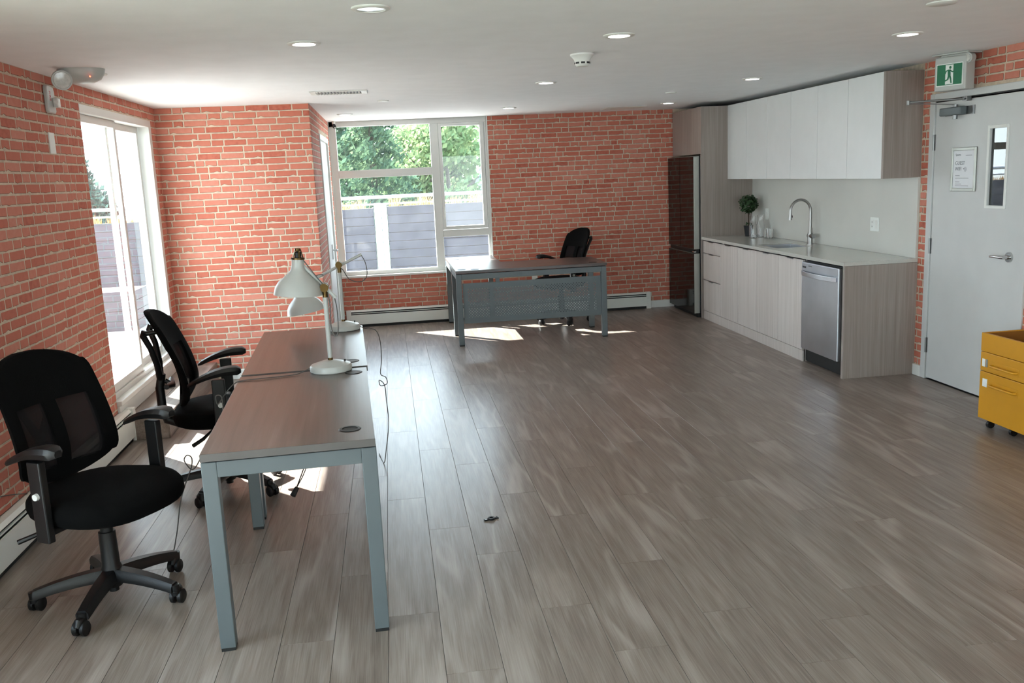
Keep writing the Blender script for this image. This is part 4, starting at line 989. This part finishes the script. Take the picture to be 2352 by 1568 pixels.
# small black clip on the floor
t = thing('cable_clip', 'small black plastic clip lying on the open floor', 'clip', (.405, 4.25, .0005), .3)
m = MB(); m.lathe([(.010, .0), (.018, .0), (.018, .010), (.010, .010), (.010, 0)], n=20); m.build('ring', 'black_plastic', t, smooth=True)
m = MB(); m.box(-.038, -.016, -.009, .009, 0, .006); m.build('tab', 'black_plastic', t, bev=.001); m = MB(); m.box(.016, .031, -.006, .006, 0, .006); m.box(.030, .036, -.012, .012, 0, .007); m.build('tab', 'black_plastic', t, bev=.001)
m = MB(); m.box(-.034, -.024, -.005, .003, .006, .0068); m.build('bright_edge', 'chrome', t)

# ------------------------------------------------------------------ terrace outside
tr_ = boxes((-9, -2.085, 1, 18.5, -.35, -.15), (-2.085, 6.5, 10.86, 18.5, -.35, -.15)).build('trim_3', 'dark'); struct(tr_, 'raised wooden roof terrace outside', 'terrace')
DKZ = -.10
for i in range(90):
    x = -9+i*.172
    y0 = 1.0 if x+.166 < -2.09 else 10.87
    if x > 6.3: break
    o = boxes((0, .166, y0, 18.45, 0, .03)).build('plank', 'deck', tr_); o.location = (x, 0, DKZ-.03)
def planter(x0, x1, y0, y1, zt, label, nb=8, grassy=True):
    t = thing('planter_box', label, 'planter', ((x0+x1)/2, y0, DKZ), 0, 'dark board planters on the terrace'); h_ = (zt-DKZ)/nb; hx = (x1-x0)/2
    for i in range(nb):
        boxes((-hx, hx, 0, .03, i*h_+.004, (i+1)*h_-.004)).build('board', 'planter', t)
        boxes((-hx, -hx+.03, .031, y1-y0-.031, i*h_+.004, (i+1)*h_-.004)).build('board', 'planter', t)
        boxes((hx-.03, hx, .031, y1-y0-.031, i*h_+.004, (i+1)*h_-.004)).build('board', 'planter', t)
    boxes((-hx+.03, hx-.03, .03, y1-y0, 0, nb*h_-.02)).build('soil', 'soil', t)
    if grassy:
        m = MB(); zt_ = nb*h_-.02
        nC = int((x1-x0)/.28)
        for c_ in range(nC):
            cx_ = -hx+.1+(x1-x0-.2)*(c_+rl.random()*.8)/nC; cy_ = rl.uniform(.08, y1-y0-.1); big = rl.uniform(.5, 1.2)
            for _ in range(70):
                a = rl.uniform(0, 6.28); ln = rl.uniform(.10, .24)*big; lean = rl.uniform(.1, .8); bx_, by_ = cx_+rl.gauss(0, .07), cy_+rl.gauss(0, .05)
                p0 = Vector((bx_, by_, zt_)); p1 = p0+Vector((math.cos(a)*lean*ln, math.sin(a)*lean*ln, ln)); w_ = Vector((-math.sin(a), math.cos(a), 0))*.006
                m.add([p0-w_, p0+w_, p1], [(0, 1, 2)])
        o = m.build('dry_grass', 'straw', t, fix=False); o['kind'] = 'stuff'
planter(-.02, 5.2, 17.2, 17.9, 1.20, 'long dark planter box seen through the right of the back window')
planter(-2.6, -.28, 17.2, 17.9, 1.18, 'dark planter box seen through the left of the back window')
planter(-8.5, -3.7, 17.2, 17.9, 1.14, 'dark planter box seen through the sliding glass door')
planter(-4.15, -3.35, 12.2, 13.0, .42, 'low dark planter box on the sunny terrace by the glass door', 4, False)
o = boxes((-.26, -.14, 17.15, 17.27, DKZ, 1.27), (-.13, -.03, 17.18, 17.25, DKZ, 1.25)).build('gate_post', 'post'); tag(o, 'bright white post between the terrace planters', 'post')
t = thing('terrace_railing', 'grey tube railing with glass behind the planters', 'railing', (0, 18.3, DKZ))
m = MB(); m.tube([(-8.9, 0, 1.46), (6.4, 0, 1.46)], .035, n=12); m.build('top_rail', 'rail', t, smooth=True)
m = MB(); m.tube([(-8.9, 0, 1.32), (6.4, 0, 1.32)], .02, n=10); m.build('lower_rail', 'rail', t, smooth=True)
for i in range(9): boxes((-.02, .02, -.02, .02, 0, 1.43)).build('post', 'rail', t).location = (-8.6+i*1.85, 0, 0)

# trees
def leafcloud(m, blobs, n, sz):
    tot = sum(b[3]**2 for b in blobs)
    for (x, y, z_, r_) in blobs:
        k = int(n*r_*r_/tot)
        for _ in range(k):
            d_ = Vector((rl.gauss(0, 1), rl.gauss(0, 1), rl.gauss(0, 1))).normalized(); q = r_*(rl.random()**.45)
            P = Vector((x, y, z_))+d_*q; nrm = Vector((rl.uniform(-1, 1), rl.uniform(-1, 1), rl.uniform(-1, 1))).normalized(); a = nrm.orthogonal().normalized(); b = nrm.cross(a); s_ = sz*rl.uniform(.6, 1.4)
            m.add([P-a*s_, P-b*s_*.6, P+a*s_, P+b*s_*.6], [(0, 1, 2, 3)])
def broad(loc, h_, r_, label, mat, n=9000, seed=0, sz=.16):
    t = thing('tree', label, 'tree', loc, 0, 'trees beyond the terrace'); R = random.Random(seed)
    m = MB(); m.tube([(0, 0, 0), (.1, 0, h_*.4), (0, .1, h_*.85)], [.35, .25, .08], n=10)
    for k in range(9):
        a = R.uniform(0, 6.28); z_ = h_*R.uniform(.35, .75); m.tube([(0, 0, z_), (math.cos(a)*r_*.4, math.sin(a)*r_*.4, z_+h_*.1), (math.cos(a)*r_*.75, math.sin(a)*r_*.75, z_+h_*.18)], [.12, .07, .03], n=6)
    m.build('trunk', 'trunk', t, smooth=True)
    bl = []
    for _ in range(34):
        a = R.uniform(0, 6.28); z_ = h_*R.uniform(.3, .97); rr = r_*math.sqrt(max(.05, 1-((z_/h_-.55)/.5)**2))*R.uniform(.2, .85); bl.append((math.cos(a)*rr, math.sin(a)*rr, z_, r_*R.uniform(.2, .34)))
    m = MB(); leafcloud(m, bl, n, sz); o = m.build('foliage', mat, t, fix=False); o['kind'] = 'stuff'
def conifer(loc, h_, r_, label, mat, n=7000, seed=0, sz=.15):
    t = thing('tree', label, 'tree', loc, 0, 'trees beyond the terrace'); R = random.Random(seed)
    m = MB(); m.tube([(0, 0, 0), (0, 0, h_*.97)], [.35, .04], n=10); m.build('trunk', 'trunk', t, smooth=True)
    m = MB()
    nb = 90
    for k in range(nb):
        u = (k+.5)/nb; z_ = h_*(.12+.86*u); L = r_*(1-u)**.8*R.uniform(.75, 1.1)+.15; a = k*2.399+R.uniform(-.2, .2)
        for _ in range(int(n/nb*(.3+1.4*(1-u)))):
            q = rl.random()**.7; droop = -.35*q*q*L; P = Vector((math.cos(a)*L*q+rl.gauss(0, .16), math.sin(a)*L*q+rl.gauss(0, .16), z_+droop-abs(rl.gauss(0, .22))))
            nrm = Vector((rl.uniform(-1, 1), rl.uniform(-1, 1), rl.uniform(-1, 1))).normalized(); a2 = nrm.orthogonal().normalized(); b2 = nrm.cross(a2); s_ = sz*rl.uniform(.6, 1.4)
            m.add([P-a2*s_, P-b2*s_*.4, P+a2*s_, P+b2*s_*.4], [(0, 1, 2, 3)])
    o = m.build('foliage', mat, t, fix=False); o['kind'] = 'stuff'
gz = -9
broad((-4.6, 57, gz), 17.2, 6.4, 'tall leafy tree seen at the left of the back window', 'foliage', 26000, 1, .22)
conifer((-.5, 38, gz), 15.6, 4.3, 'tall drooping conifer in the middle of the back window', 'foliage', 24000, 2, .13)
broad((3.2, 48, gz), 13.6, 4.4, 'rounded light green tree near the window mullion', 'foliage_light', 16000, 3, .17)
conifer((4.9, 38.5, gz), 12.7, 3.3, 'pointed blue-green conifer in the right sash', 'foliage_blue', 18000, 4, .13)
broad((11.5, 57, gz), 13.4, 5.4, 'bushy tree behind the right of the window', 'foliage_blue', 12000, 5, .22)
broad((3.3, 68, gz), 14.0, 6.0, 'pale tree far behind the pointed conifer', 'foliage_light', 12000, 6, .26)
conifer((-20.5, 66, gz), 13.2, 3.2, 'distant pointed conifer seen through the sliding door', 'foliage_blue', 7000, 7, .22)
for i, nm in enumerate(('leftmost', 'second from left', 'third from left', 'rightmost')):
    broad((-38+i*10, 84, gz), 10.8+(i*37 % 5)*.3, 4.9, 'hazy distant tree on the horizon, '+nm+' of its row', 'foliage_blue', 6000, 20+i, .3)
g_ = boxes((-120, 120, -40, 150, gz-.3, gz)).build('ground', 'foliage_light'); struct(g_, 'green ground far below the terrace', 'ground')
